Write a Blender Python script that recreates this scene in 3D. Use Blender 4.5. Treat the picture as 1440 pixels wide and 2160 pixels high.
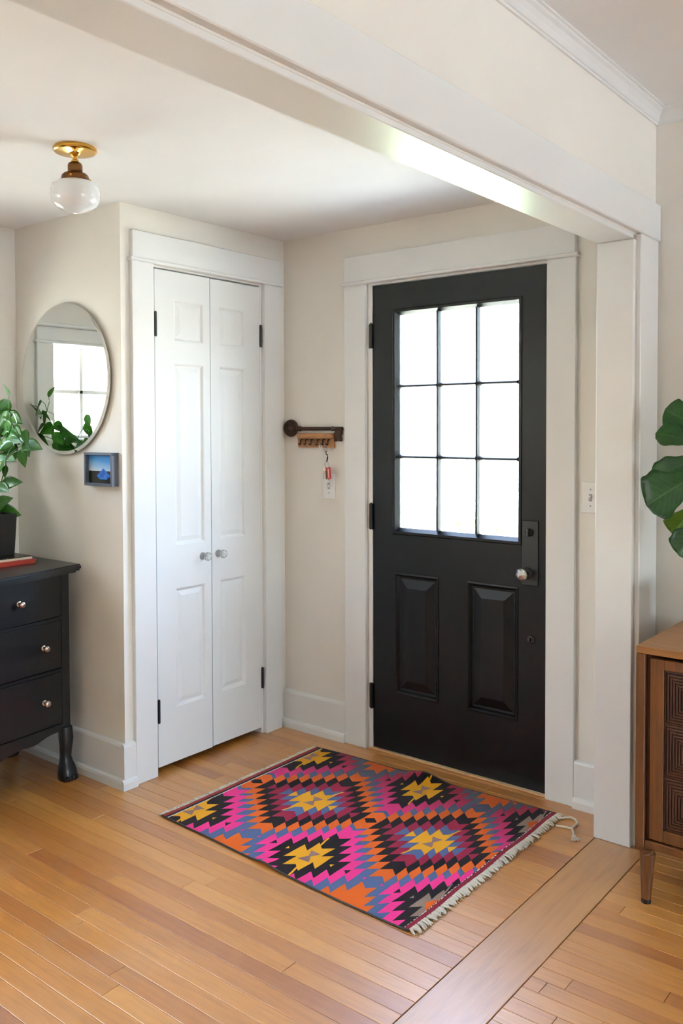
import bpy, bmesh, math, random
from mathutils import Vector, Matrix, noise
random.seed(7)
D = bpy.data; SC = bpy.context.scene; COL = SC.collection
for o in list(D.objects): D.objects.remove(o, do_unlink=True)

# ------------------------------------------------------------------ camera
F_PX, YAW, PITCH, ROLL = 1844.43, 0.6737, -0.0291, -0.0029
CAM = Vector((2.797, -3.0706, 1.4127)); PPY = 957.69
_f = Vector((-math.sin(YAW)*math.cos(PITCH), math.cos(YAW)*math.cos(PITCH), math.sin(PITCH)))
_r = Vector((math.cos(YAW), math.sin(YAW), 0)); _u = _r.cross(_f)
_c, _s = math.cos(ROLL), math.sin(ROLL)
RR, UU = _c*_r + _s*_u, -_s*_r + _c*_u
cd = D.cameras.new('camera'); cam = D.objects.new('camera', cd); COL.objects.link(cam)
cam.matrix_world = Matrix(((RR.x, UU.x, -_f.x, CAM.x), (RR.y, UU.y, -_f.y, CAM.y), (RR.z, UU.z, -_f.z, CAM.z), (0, 0, 0, 1)))
cd.sensor_fit = 'VERTICAL'; cd.sensor_height = 36; cd.sensor_width = 24
cd.lens = F_PX/2160*36; cd.shift_y = -(1080-PPY)/2160; cd.clip_start = .05; cd.clip_end = 300
SC.camera = cam
def px(u, v, ax, val):
    d = RR*((u-720)/F_PX) + UU*((PPY-v)/F_PX) + _f
    t = (val-CAM[ax])/d[ax]
    return CAM + d*t
def proj(X):
    d = Vector(X)-CAM; z = d.dot(_f)
    return (720+F_PX*d.dot(RR)/z, PPY-F_PX*d.dot(UU)/z, z)

# ------------------------------------------------------------------ light
SC.view_settings.view_transform = 'Standard'; SC.view_settings.look = 'None'
SC.view_settings.gamma = 1; SC.view_settings.use_curve_mapping = False
SC.view_settings.exposure = .7
W = D.worlds.new('sky'); SC.world = W; W.use_nodes = True
wn = W.node_tree.nodes; wl = W.node_tree.links; wn.clear()
sky = wn.new('ShaderNodeTexSky'); sky.sky_type = 'NISHITA'; sky.sun_disc = False
sky.sun_elevation = math.radians(50); sky.sun_rotation = math.radians(200); sky.air_density = 1.0; sky.dust_density = 2.5
hz = wn.new('ShaderNodeMix'); hz.data_type = 'RGBA'; hz.inputs[0].default_value = .72
hz.inputs[7].default_value = (.32, .355, .425, 1)          # thin bright overcast over the blue
bg = wn.new('ShaderNodeBackground'); bg.inputs[1].default_value = 13.5
wo = wn.new('ShaderNodeOutputWorld')
wl.new(sky.outputs[0], hz.inputs[6]); wl.new(hz.outputs[2], bg.inputs[0]); wl.new(bg.outputs[0], wo.inputs[0])
W.cycles.sampling_method = 'AUTOMATIC' if hasattr(W.cycles, 'sampling_method') else W.cycles.sampling_method

sl = D.lights.new('sun', 'SUN'); sl.energy = 245; sl.angle = math.radians(.6); sl.color = (.975, .985, 1)
sun = D.objects.new('sun', sl); COL.objects.link(sun); sun.rotation_euler = (math.radians(25), 0, 0)   # high, from behind the house

# main dimensions of the place (metres; x along the front wall, y into it, z up)
ZE, ZL = 2.293, 2.507            # entry ceiling, living-room ceiling
CL, AW = 0.9385, 0.741           # closet projection, alcove depth
XR, YB = 7.2, -5.4               # far right wall, wall behind the viewer
XP0, XP1, XF = 1.615, 1.743, 1.763   # opening jamb / casing face
YP = -0.2026
WIN = {  # axis plane, lo/hi along wall, z range
 'window_1': ('x', -AW, -1.515, -1.145, 1.37, 1.81),
 'added_window_2': ('x', -AW, -3.9, -3.0, 1.0, 1.85),  # unseen opening, added to brighten the entry
 'added_window_3': ('x', XR, -2.6, -.6, 0.7, 1.95),  # unseen opening, added for the light from the right
}
def portal(name, loc, rot, sx, sy):
    l = D.lights.new(name, 'AREA'); l.shape = 'RECTANGLE'; l.size = sx; l.size_y = sy
    l.cycles.is_portal = True
    o = D.objects.new(name, l); COL.objects.link(o); o.location = loc; o.rotation_euler = rot
for n, (ax, val, a0, a1, z0, z1) in WIN.items():
    m, zz = (a0+a1)/2, (z0+z1)/2
    if ax == 'x':
        s = -1 if val > 0 else 1
        portal('portal_'+n, (val-s*.14, m, zz), (0, -s*math.pi/2, 0), z1-z0, a1-a0)
    else:
        portal('portal_'+n, (m, val-.14, zz), (math.pi/2, 0, 0), a1-a0, z1-z0)
portal('portal_door', (.932, .16, 1.44), (-math.pi/2, 0, 0), .56, .91)

# ------------------------------------------------------------------ node helpers
class V:
    """a node socket or number with arithmetic"""
    def __init__(s, nt, x): s.nt, s.x = nt, x
    def _m(s, op, *a):
        n = s.nt.nodes.new('ShaderNodeMath'); n.operation = op
        for i, q in enumerate((s,)+a):
            q = q.x if isinstance(q, V) else q
            if isinstance(q, (int, float)): n.inputs[i].default_value = q
            else: s.nt.links.new(q, n.inputs[i])
        return V(s.nt, n.outputs[0])
    def __add__(s, o): return s._m('ADD', o)
    def __sub__(s, o): return s._m('SUBTRACT', o)
    def __mul__(s, o): return s._m('MULTIPLY', o)
    def __truediv__(s, o): return s._m('DIVIDE', o)
    def abs(s): return s._m('ABSOLUTE')
    def floor(s): return s._m('FLOOR')
    def fract(s): return s._m('FRACT')
    def lt(s, o): return s._m('LESS_THAN', o)
    def gt(s, o): return s._m('GREATER_THAN', o)
    def pingpong(s, o): return s._m('PINGPONG', o)
    def max(s, o): return s._m('MAXIMUM', o)
    def min(s, o): return s._m('MINIMUM', o)
def lin(c):
    return tuple(((x/255)/12.92 if x/255 <= .04045 else ((x/255+.055)/1.055)**2.4) for x in c)+(1,)
def sock(x): return x.x if isinstance(x, V) else x
def mixc(nt, fac, a, b, mode='MIX'):
    n = nt.nodes.new('ShaderNodeMix'); n.data_type = 'RGBA'; n.blend_type = mode
    for i, q in ((0, fac), (6, a), (7, b)):
        q = sock(q)
        if isinstance(q, (int, float)): n.inputs[i].default_value = q
        elif isinstance(q, tuple): n.inputs[i].default_value = q
        else: nt.links.new(q, n.inputs[i])
    return n.outputs[2]
MATS = {}
def newmat(name):
    m = D.materials.new(name); m.use_nodes = True; MATS[name] = m
    nt = m.node_tree; b = nt.nodes['Principled BSDF']
    return m, nt, b
def texco(nt, kind='Object'):
    return nt.nodes.new('ShaderNodeTexCoord').outputs[kind]
def mapping(nt, src, scale=(1, 1, 1), loc=None):
    n = nt.nodes.new('ShaderNodeMapping'); n.inputs['Scale'].default_value = scale
    nt.links.new(src, n.inputs['Vector'])
    if loc is not None: nt.links.new(loc, n.inputs['Location'])
    return n.outputs[0]
def noisetex(nt, vec, scale, detail=3, rough=.5, dist=0):
    n = nt.nodes.new('ShaderNodeTexNoise'); n.inputs['Scale'].default_value = scale
    n.inputs['Detail'].default_value = detail; n.inputs['Roughness'].default_value = rough; n.inputs['Distortion'].default_value = dist
    nt.links.new(vec, n.inputs['Vector']); return n.outputs['Fac']
def ramp(nt, fac, stops, interp='LINEAR'):
    n = nt.nodes.new('ShaderNodeValToRGB'); n.color_ramp.interpolation = interp
    e = n.color_ramp.elements
    while len(e) > 1: e.remove(e[-1])
    e[0].position, e[0].color = stops[0]
    for p_, c_ in stops[1:]:
        k = e.new(p_); k.color = c_
    nt.links.new(sock(fac), n.inputs[0]); return n.outputs[0]
def bump(nt, b, h, strength=.2, dist=.002):
    n = nt.nodes.new('ShaderNodeBump'); n.inputs['Strength'].default_value = strength; n.inputs['Distance'].default_value = dist
    nt.links.new(sock(h), n.inputs['Height']); nt.links.new(n.outputs[0], b.inputs['Normal'])
def paint(name, rgb, rough=.5, spec=.5, bs=.08, scale=60, var=.03, coat=0, metal=0):
    m, nt, b = newmat(name)
    c = texco(nt); nz = noisetex(nt, c, scale, 4)
    a = lin(rgb); d = tuple(x*(1-var*2) for x in a[:3])+(1,)
    big = noisetex(nt, c, 2.3, 2)
    nt.links.new(ramp(nt, big, [(.3, d), (.7, a)]), b.inputs['Base Color'])
    b.inputs['Roughness'].default_value = rough; b.inputs['Specular IOR Level'].default_value = spec
    b.inputs['Coat Weight'].default_value = coat; b.inputs['Metallic'].default_value = metal
    if bs: bump(nt, b, nz, bs, .0015)
    return m
paint('wall_paint', (237, 231, 221), .72, .3, .12, 180)
paint('ceiling_paint', (243, 241, 239), .75, .3, .1, 140)
paint('trim_paint', (234, 233, 230), .34, .5, .05, 40)
paint('satin_white', (234, 233, 230), .62, .35, .05, 40)
paint('door_black', (5, 6, 8), .42, .3, .05, 50, .1)
paint('black_hardware', (9, 9, 9), .4, .5, .1, 120, .1)
paint('dresser_black', (20, 21, 23), .33, .5, .1, 30, .15)
paint('dark_iron', (80, 60, 47), .55, .4, .7, 120, .25, metal=.5)
paint('brass', (205, 158, 70), .18, .5, .03, 20, .08, metal=1)
paint('aged_brass', (112, 74, 38), .35, .5, .2, 60, .25, metal=.9)
paint('chrome', (215, 215, 215), .16, .5, 0, 20, .03, metal=1)
paint('pewter', (196, 178, 165), .2, .5, 0, 20, .05, metal=1)
paint('switch_plastic', (236, 234, 230), .3, .5, 0)
paint('switch_slot', (150, 148, 145), .5, .5, 0)
paint('planter_black', (20, 19, 19), .35, .5, .2, 60, .1)
paint('soil', (45, 32, 22), .95, .1, .8, 60, .3)
paint('book_red', (165, 52, 40), .5, .4, .1, 80)
paint('paper', (225, 212, 190), .8, .2, .2, 200)
paint('book_dark', (50, 46, 42), .5, .4, .1, 80)
paint('tag_red', (190, 42, 34), .35, .5, 0)
paint('tag_stripe', (232, 205, 195), .4, .5, 0)
paint('frame_bluegrey', (92, 98, 112), .5, .4, .15, 60, .1)
paint('subfloor', (60, 36, 18), .9, .1, 0)
paint('cotton', (226, 216, 198), .95, .1, .6, 200, .12)
paint('cotton_tan', (190, 150, 105), .95, .1, .6, 200, .2)
paint('stem_green', (96, 130, 60), .5, .4, .1, 60, .2)
paint('stem_brown', (92, 70, 45), .8, .3, .5, 60, .2)
paint('clay_pot', (214, 208, 196), .6, .4, .1, 40)
paint('concrete', (168, 173, 174), .9, .2, .4, 20, .15)
paint('asphalt', (120, 120, 122), .9, .2, .4, 30, .15)
paint('siding', (214, 214, 208), .7, .3, .1, 20)
paint('roof_shingle', (96, 92, 90), .9, .2, .5, 15, .2)
paint('far_trim', (232, 232, 230), .5, .4, 0)
paint('bark', (88, 70, 54), .9, .2, .9, 15, .3)
paint('far_glass', (70, 84, 96), .1, .5, 0)
paint('car_paint', (150, 160, 172), .25, .5, 0, coat=.5)
paint('tyre', (30, 30, 31), .8, .3, .1)
# glass that stays clear: fresnel mix of transparent and mirror reflection
def clear_glass():
    m, nt, b = newmat('clear_glass'); nt.nodes.remove(b)
    t = nt.nodes.new('ShaderNodeBsdfTransparent'); t.inputs[0].default_value = (.97, .985, .98, 1)
    g = nt.nodes.new('ShaderNodeBsdfGlossy'); g.inputs['Roughness'].default_value = .02
    lw = nt.nodes.new('ShaderNodeLayerWeight'); lw.inputs[0].default_value = .5
    fr = V(nt, lw.outputs['Facing'])._m('POWER', 5.0)*.96+.04        # Schlick, the same from both faces
    x = nt.nodes.new('ShaderNodeMixShader'); o = nt.nodes['Material Output']
    nt.links.new(fr.x, x.inputs[0]); nt.links.new(t.outputs[0], x.inputs[1]); nt.links.new(g.outputs[0], x.inputs[2]); nt.links.new(x.outputs[0], o.inputs[0])
clear_glass()
m, nt, b = newmat('cut_glass'); b.inputs['Base Color'].default_value = (.97, .97, .96, 1); b.inputs['Transmission Weight'].default_value = 1; b.inputs['Roughness'].default_value = .02; b.inputs['IOR'].default_value = 1.5
_t = nt.nodes.new('ShaderNodeBsdfTransparent'); _t.inputs[0].default_value = (.95, .95, .93, 1); _m = nt.nodes.new('ShaderNodeMixShader'); _m.inputs[0].default_value = .45
nt.links.new(b.outputs[0], _m.inputs[1]); nt.links.new(_t.outputs[0], _m.inputs[2]); nt.links.new(_m.outputs[0], nt.nodes['Material Output'].inputs[0])
m, nt, b = newmat('opal_glass'); b.inputs['Base Color'].default_value = (.86, .86, .85, 1); b.inputs['Roughness'].default_value = .08; b.inputs['Subsurface Weight'].default_value = .35; b.inputs['Subsurface Radius'].default_value = (.03, .03, .03); b.inputs['Coat Weight'].default_value = .5; b.inputs['Coat Roughness'].default_value = .04
m, nt, b = newmat('mirror_glass'); b.inputs['Base Color'].default_value = (.86, .9, .88, 1); b.inputs['Metallic'].default_value = 1; b.inputs['Roughness'].default_value = .01
# floor boards
def floor_wood(name, c0, c1, c2, along, worn):
    m, nt, b = newmat(name)
    oi = nt.nodes.new('ShaderNodeObjectInfo').outputs['Random']; gi = nt.nodes.new('ShaderNodeNewGeometry').outputs['Random Per Island']
    rnd = (V(nt, oi)+V(nt, gi)*.61).fract()
    pos = nt.nodes.new('ShaderNodeNewGeometry').outputs['Position']
    cx = nt.nodes.new('ShaderNodeCombineXYZ'); nt.links.new((rnd*37).x, cx.inputs[0]); nt.links.new((rnd*17).x, cx.inputs[1])
    sc = (1.6, 26, 1) if along == 'x' else (14, 1.2, 1)
    g = noisetex(nt, mapping(nt, pos, sc, cx.outputs[0]), 3.0, 6, .62, .4)
    fine = noisetex(nt, mapping(nt, pos, (4, 210, 1) if along == 'x' else (160, 3.5, 1), cx.outputs[0]), 2.0, 3, .6)
    base = ramp(nt, rnd, [(0, lin(c0)), (.35, lin(c1)), (.8, lin(c1)), (1, lin(c2))])
    gr = ramp(nt, g, [(.25, (.74, .69, .62, 1)), (.5, (.97, .95, .93, 1)), (.75, (1.08, 1.08, 1.06, 1))])
    c = mixc(nt, 1.0, base, gr, 'MULTIPLY')
    c = mixc(nt, .35, c, ramp(nt, fine, [(.3, (.72, .66, .58, 1)), (.6, (1, 1, 1, 1))]), 'MULTIPLY')
    blot = noisetex(nt, mapping(nt, pos, (1.7, 1.7, 1)), 2.2, 5, .65, .6)
    c = mixc(nt, V(nt, ramp(nt, blot, [(.55, (0, 0, 0, 1)), (.75, (1, 1, 1, 1))]))*worn, c, lin((205, 170, 130)))
    nt.links.new(c, b.inputs['Base Color'])
    r = ramp(nt, blot, [(.3, (.36, .36, .36, 1)), (.7, (.5, .5, .5, 1))])
    nt.links.new(r, b.inputs['Roughness']); b.inputs['Specular IOR Level'].default_value = .5
    b.inputs['Coat Weight'].default_value = 1; b.inputs['Coat Roughness'].default_value = .38; b.inputs['Coat IOR'].default_value = 1.8
    bump(nt, b, fine, .12, .0006)
floor_wood('floor_boards', (168, 102, 36), (198, 134, 54), (212, 150, 68), 'x', .2)
floor_wood('threshold_wood', (186, 130, 66), (194, 138, 72), (202, 146, 80), 'y', .35)
def furn_wood(name, c0, c1, sc, rough=.35):
    m, nt, b = newmat(name)
    c = texco(nt); g = noisetex(nt, mapping(nt, c, sc), 3, 6, .65, .5)
    nt.links.new(ramp(nt, g, [(.25, lin(c0)), (.7, lin(c1))]), b.inputs['Base Color'])
    b.inputs['Roughness'].default_value = rough; bump(nt, b, g, .1, .0008)
furn_wood('walnut_v', (70, 38, 14), (112, 66, 28), (20, 20, 1.5))
furn_wood('walnut_h', (122, 78, 36), (160, 108, 56), (1.5, 22, 20))
furn_wood('walnut_dark', (52, 27, 14), (84, 46, 24), (20, 20, 2), .42)
furn_wood('rack_wood', (140, 92, 52), (186, 132, 82), (8, 60, 60), .6)
# leaves
def leafmat(name, c0, c1, vein, rough, sc=40):
    m, nt, b = newmat(name)
    uv = nt.nodes.new('ShaderNodeUVMap').outputs[0]
    sp = nt.nodes.new('ShaderNodeSeparateXYZ'); nt.links.new(uv, sp.inputs[0])
    u, v = V(nt, sp.outputs[0]), V(nt, sp.outputs[1])
    side = (v-.5).abs()
    mid = side.lt(.018)
    rib = ((u-side*.55)*9).fract(); ribm = (rib-.5).abs().lt(.05)
    vm = mid.max(ribm*.55)
    n = noisetex(nt, texco(nt), sc, 3)
    c = mixc(nt, vm, ramp(nt, n, [(.3, lin(c0)), (.7, lin(c1))]), lin(vein))
    nt.links.new(c, b.inputs['Base Color']); b.inputs['Roughness'].default_value = rough
    b.inputs['Specular IOR Level'].default_value = .55
    b.inputs['Transmission Weight'].default_value = 0.0
    b.inputs['Subsurface Weight'].default_value = .12; b.inputs['Subsurface Radius'].default_value = (.01, .02, .005)
    bump(nt, b, vm, .35, .002)
    tr = nt.nodes.new('ShaderNodeBsdfTranslucent'); nt.links.new(mixc(nt, .5, c, lin((120, 170, 40))), tr.inputs[0])
    mx = nt.nodes.new('ShaderNodeMixShader'); mx.inputs[0].default_value = .4
    nt.links.new(b.outputs[0], mx.inputs[1]); nt.links.new(tr.outputs[0], mx.inputs[2]); nt.links.new(mx.outputs[0], nt.nodes['Material Output'].inputs[0])
leafmat('fig_leaf', (28, 68, 26), (46, 96, 40), (84, 128, 66), .3)
leafmat('fig_leaf_young', (80, 116, 28), (104, 138, 40), (140, 165, 80), .38)
leafmat('vine_leaf', (44, 98, 34), (74, 134, 50), (96, 150, 70), .32, 60)
leafmat('hedge_leaf', (60, 110, 40), (100, 150, 60), (120, 160, 80), .5)
m, nt, b = newmat('lawn'); g = noisetex(nt, texco(nt), 8, 5); nt.links.new(ramp(nt, g, [(.3, lin((140, 143, 128))), (.7, lin((172, 172, 160)))]), b.inputs['Base Color']); b.inputs['Roughness'].default_value = .9

# ------------------------------------------------------------------ mesh helpers
def setp(o, label=None, cat=None, group=None, kind=None):
    if label: o['label'] = label
    if cat: o['category'] = cat
    if group: o['group'] = group
    if kind: o['kind'] = kind
    return o
def empty(name, loc, label=None, cat=None, group=None, kind=None, rz=0):
    o = D.objects.new(name, None); COL.objects.link(o); o.location = loc; o.rotation_euler = (0, 0, rz); o.empty_display_size = .05
    bpy.context.view_layer.update()
    return setp(o, label, cat, group, kind)
class MB:
    def __init__(s): s.bm = bmesh.new()
    def box(s, x0, x1, y0, y1, z0, z1, bev=0, seg=1):
        t = bmesh.new()
        vs = [t.verts.new((x, y, z)) for x in (x0, x1) for y in (y0, y1) for z in (z0, z1)]
        for f in ((0, 1, 3, 2), (4, 6, 7, 5), (0, 4, 5, 1), (2, 3, 7, 6), (0, 2, 6, 4), (1, 5, 7, 3)): t.faces.new([vs[i] for i in f])
        bmesh.ops.recalc_face_normals(t, faces=t.faces)
        if bev: bmesh.ops.bevel(t, geom=t.edges[:], offset=bev, segments=seg, affect='EDGES', profile=.5)
        s._merge(t); return s
    def _merge(s, t, M=None):
        if M is not None: bmesh.ops.transform(t, matrix=M, verts=t.verts)
        me = D.meshes.new('t'); t.to_mesh(me); t.free(); s.bm.from_mesh(me); D.meshes.remove(me)
    def lathe(s, prof, n=32, M=None, cap=True):
        t = bmesh.new(); rings = []
        for r, z in prof:
            if r < 1e-6: rings.append([t.verts.new((0, 0, z))])
            else: rings.append([t.verts.new((r*math.cos(2*math.pi*i/n), r*math.sin(2*math.pi*i/n), z)) for i in range(n)])
        for a, c in zip(rings, rings[1:]):
            for i in range(n):
                j = (i+1) % n
                if len(a) == 1 and len(c) == 1: continue
                if len(a) == 1: t.faces.new((a[0], c[j], c[i]))
                elif len(c) == 1: t.faces.new((a[i], a[j], c[0]))
                else: t.faces.new((a[i], a[j], c[j], c[i]))
        if cap:
            for q in (rings[0], rings[-1]):
                if len(q) > 2: t.faces.new(q)
        bmesh.ops.recalc_face_normals(t, faces=t.faces)
        s._merge(t, M); return s
    def tube(s, pts, rad, n=8, cap=True):
        pts = [Vector(p) for p in pts]; t = bmesh.new(); rings = []
        up = Vector((0, 0, 1))
        for i, p in enumerate(pts):
            d = (pts[min(i+1, len(pts)-1)]-pts[max(i-1, 0)]).normalized()
            a = d.cross(up)
            if a.length < 1e-3: a = d.cross(Vector((1, 0, 0)))
            a.normalize(); b_ = d.cross(a)
            r = rad[i] if isinstance(rad, (list, tuple)) else rad
            rings.append([t.verts.new(p+(a*math.cos(2*math.pi*k/n)+b_*math.sin(2*math.pi*k/n))*r) for k in range(n)])
        for A, B in zip(rings, rings[1:]):
            for k in range(n): t.faces.new((A[k], A[(k+1) % n], B[(k+1) % n], B[k]))
        if cap: t.faces.new(rings[0]); t.faces.new(rings[-1])
        bmesh.ops.recalc_face_normals(t, faces=t.faces)
        s._merge(t); return s
    def prism(s, poly, ax, a0, a1, bev=0):
        """poly in the two other axes, extruded along ax"""
        t = bmesh.new()
        def mk(p, a): return {'x': (a, p[0], p[1]), 'y': (p[0], a, p[1]), 'z': (p[0], p[1], a)}[ax]
        A = [t.verts.new(mk(p, a0)) for p in poly]; B = [t.verts.new(mk(p, a1)) for p in poly]; n = len(poly)
        for i in range(n): t.faces.new((A[i], A[(i+1) % n], B[(i+1) % n], B[i]))
        t.faces.new(A); t.faces.new(B)
        bmesh.ops.recalc_face_normals(t, faces=t.faces)
        if bev: bmesh.ops.bevel(t, geom=t.edges[:], offset=bev, segments=1, affect='EDGES')
        s._merge(t); return s
    def build(s, name, mat, parent=None, smooth=False, angle=None, loc=None):
        me = D.meshes.new(name); 
        if loc is not None: bmesh.ops.translate(s.bm, verts=s.bm.verts, vec=-Vector(loc))
        s.bm.to_mesh(me); s.bm.free()
        me.materials.append(MATS[mat])
        if smooth:
            for f in me.polygons: f.use_smooth = True
            if angle: me.set_sharp_from_angle(angle=math.radians(angle))
        o = D.objects.new(name, me); COL.objects.link(o)
        if loc is not None: o.location = loc
        if parent is not None:
            bpy.context.view_layer.update() if False else None
            o.parent = parent; o.matrix_parent_inverse = pinv(parent)
        return o
def pinv(p):
    M = Matrix.LocRotScale(p.location, p.rotation_euler, p.scale)
    if p.parent: M = p.parent_M @ M if hasattr(p, 'parent_M') else (pfull(p.parent) @ p.matrix_parent_inverse @ M)
    return M.inverted()
def pfull(p):
    M = Matrix.LocRotScale(p.location, p.rotation_euler, p.scale)
    return (pfull(p.parent) @ p.matrix_parent_inverse @ M) if p.parent else M
def lathe_at(loc, direction):
    return Matrix.Translation(Vector(loc)) @ Vector((0, 0, 1)).rotation_difference(Vector(direction)).to_matrix().to_4x4()

# ------------------------------------------------------------------ the shell
def holed(b, ax, t0, t1, a0, a1, z0, z1, holes):
    """wall slab in plane ax (thickness t0..t1) with rectangular holes (a0,a1,z0,z1)"""
    As = sorted({a0, a1, *[h[0] for h in holes], *[h[1] for h in holes]})
    for p, q in zip(As, As[1:]):
        zs = [z0]
        for h in sorted(holes, key=lambda h: h[2]):
            if h[0] <= p+1e-6 and h[1] >= q-1e-6: zs += [h[2], h[3]]
        zs.append(z1)
        for i in range(0, len(zs), 2):
            if zs[i+1]-zs[i] > 1e-4:
                if ax == 'x': b.box(t0, t1, p, q, zs[i], zs[i+1])
                else: b.box(p, q, t0, t1, zs[i], zs[i+1])
def wh(n): return WIN[n][2:6]
DX0, DX1, DZ = .505, 1.356, 2.045          # rough opening of the front door
b = MB(); holed(b, 'y', 0, .15, -AW-.15, XR+.15, -.05, 2.75, [(DX0, DX1, -.05, DZ)])
setp(b.build('wall_front', 'wall_paint'), 'cream painted wall holding the black front door', 'wall', kind='structure')
b = MB(); holed(b, 'x', -.1, 0, -CL, 0, 0, ZE, [(-.788, -.15, 0, 2.066)])
setp(b.build('wall_closet', 'wall_paint'), 'cream wall around the narrow white closet doors', 'wall', kind='structure')
b = MB(); b.box(-AW, -.1, -CL, -CL+.1, 0, ZE)
setp(b.build('wall_alcove', 'wall_paint'), 'wall of the alcove carrying the round mirror', 'wall', kind='structure')
b = MB(); holed(b, 'x', -AW-.15, -AW, YB-.15, 0, -.05, 2.75, [wh('window_1'), wh('added_window_2')])
setp(b.build('wall_left', 'wall_paint'), 'cream outer wall behind the black dresser', 'wall', kind='structure')
b = MB(); holed(b, 'x', XR, XR+.15, YB-.15, 0, -.05, 2.75, [wh('added_window_3')])
setp(b.build('wall_right', 'wall_paint'), 'living room outer wall with an added unseen window', 'wall', kind='structure')
b = MB(); holed(b, 'y', YB-.15, YB, -AW, XR, -.05, 2.75, [])
setp(b.build('wall_back', 'wall_paint'), 'plain outer wall facing the front door wall', 'wall', kind='structure')
b = MB(); b.box(-AW, XP0+.02, YB, 0, ZE, 2.75)
setp(b.build('ceiling', 'ceiling_paint'), 'lower white ceiling over the entry', 'ceiling', kind='structure')
b = MB(); b.box(XP1, XR, YB, 0, ZL, 2.75)
setp(b.build('ceiling', 'ceiling_paint'), 'higher white ceiling of the living room', 'ceiling', kind='structure')
# header wall over the wide opening plus the stub wall of the post
b = MB(); b.box(XP0+.02, XP1, YB, 0, 2.05, 2.75); b.box(XP0+.02, XP1, YP+.02, 0, 0, 2.05); b.box(XP0+.02, XP1, YB, YB+.2, 0, 2.05)
setp(b.build('wall_header', 'wall_paint'), 'cream wall strip above the wide cased opening', 'wall', kind='structure')
# jamb lining of the opening: soffit board, post face
b = MB(); b.box(XP0, XP1-.001, YB+.2, YP, 2.036, 2.056, .002)
setp(b.build('trim_1', 'trim_paint'), 'white painted soffit board lining the wide opening', 'trim', kind='structure')
b = MB(); b.box(XP0, XP1-.001, YP, YP+.02, 0, 2.036, .002)
setp(b.build('trim_2', 'trim_paint'), 'white painted post face at the end of the wide opening', 'trim', kind='structure')
# casing on the living-room side: fascia and upright
b = MB(); b.box(XP1-.002, XF, YB+.06, -.004, 2.0554, 2.1795, .003)
setp(b.build('trim_3', 'trim_paint'), 'long white fascia board along the beam', 'trim', kind='structure')
b = MB(); b.box(XP1-.002, XF-.003, YP+.02, -.016, 0, 2.055, .003)
setp(b.build('trim_4', 'trim_paint'), 'white upright casing board on the living room side of the post', 'trim', kind='structure')
# entry-side casing of the opening
b = MB(); b.box(XP0-.0, XP0+.018, YP+.012, -.05, 0, 2.05, .002); b.box(XP0, XP0+.018, YB+.2, YP+.012, 2.04, 2.165, .002)
setp(b.build('trim_5', 'trim_paint'), 'white casing board on the entry side of the beam', 'trim', kind='structure')
# crown moulding, living room
prof = [(0, 2.455), (.007, 2.455), (.008, 2.461), (.012, 2.463), (.014, 2.468), (.018, 2.478), (.026, 2.489), (.034, 2.495), (.035, 2.500), (.042, 2.502), (.042, ZL+.002), (0, ZL+.002)]
b = MB(); b.prism([(XP1+p, z) for p, z in prof], 'y', YB, 0)
setp(b.build('trim_6', 'trim_paint'), 'white crown moulding along the beam wall', 'trim', kind='structure')
b = MB(); b.prism([(-p, z) for p, z in prof], 'x', XP1, XR)
setp(b.build('trim_7', 'trim_paint'), 'white crown moulding along the front wall of the living room', 'trim', kind='structure')

# front-door casing
T = .02
def door_casing(n, axis, a0, a1, c0, c1, z0, z1, label):
    r = empty(n, (0, 0, 0), label, 'trim', kind='structure')
    def bx(nm, p, q, zz0, zz1, t, bev=.002):
        m_ = MB()
        if axis == 'y': m_.box(p, q, -t, 0, zz0, zz1, bev)
        else: m_.box(0, t, p, q, zz0, zz1, bev)
        return m_.build(nm, 'satin_white', r)
    bx('side_casing', a0, a1, 0, z0-.001, T); bx('side_casing', c0, c1, 0, z0-.001, T)
    bx('head_casing', a0+.002, c1-.002, z0+.001, z1, T+.003)
    bx('head_bead', a0-.012, c1+.012, z0-.006, z0+.008, T+.013, .003)
    return r
door_casing('trim_8', 'y', .3779, .4932, 1.3458, 1.4606, 2.0475, 2.1664, 'white flat casing around the black front door')
door_casing('trim_9', 'x', -.8985, -.790, -.1500, -.0469, 2.0785, 2.193, 'white flat casing around the closet doors')
# jambs
r = empty('trim_10', (0, 0, 0), 'white jamb lining the front door opening', 'trim', kind='structure')
MB().box(.5, .5205, -.004, .14, 0, 2.0465, .002).build('jamb', 'satin_white', r)
MB().box(1.3405, 1.36, -.004, .14, 0, 2.0465, .002).build('jamb', 'satin_white', r)
MB().box(.5205, 1.3405, -.004, .14, 2.0335, 2.0465, .002).build('head_jamb', 'satin_white', r)
MB().box(.5205, .534, .048, .062, 0, 2.033, .002).build('door_stop', 'satin_white', r)
r = empty('trim_11', (0, 0, 0), 'white jamb lining the closet opening', 'trim', kind='structure')
MB().box(-.1, -.003, -.79, -.7765, 0, 2.0775, .002).build('jamb', 'satin_white', r)
MB().box(-.1, -.003, -.1625, -.149, 0, 2.0775, .002).build('jamb', 'satin_white', r)
MB().box(-.1, -.003, -.7765, -.1625, 2.0655, 2.0775, .002).build('head_jamb', 'satin_white', r)

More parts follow.
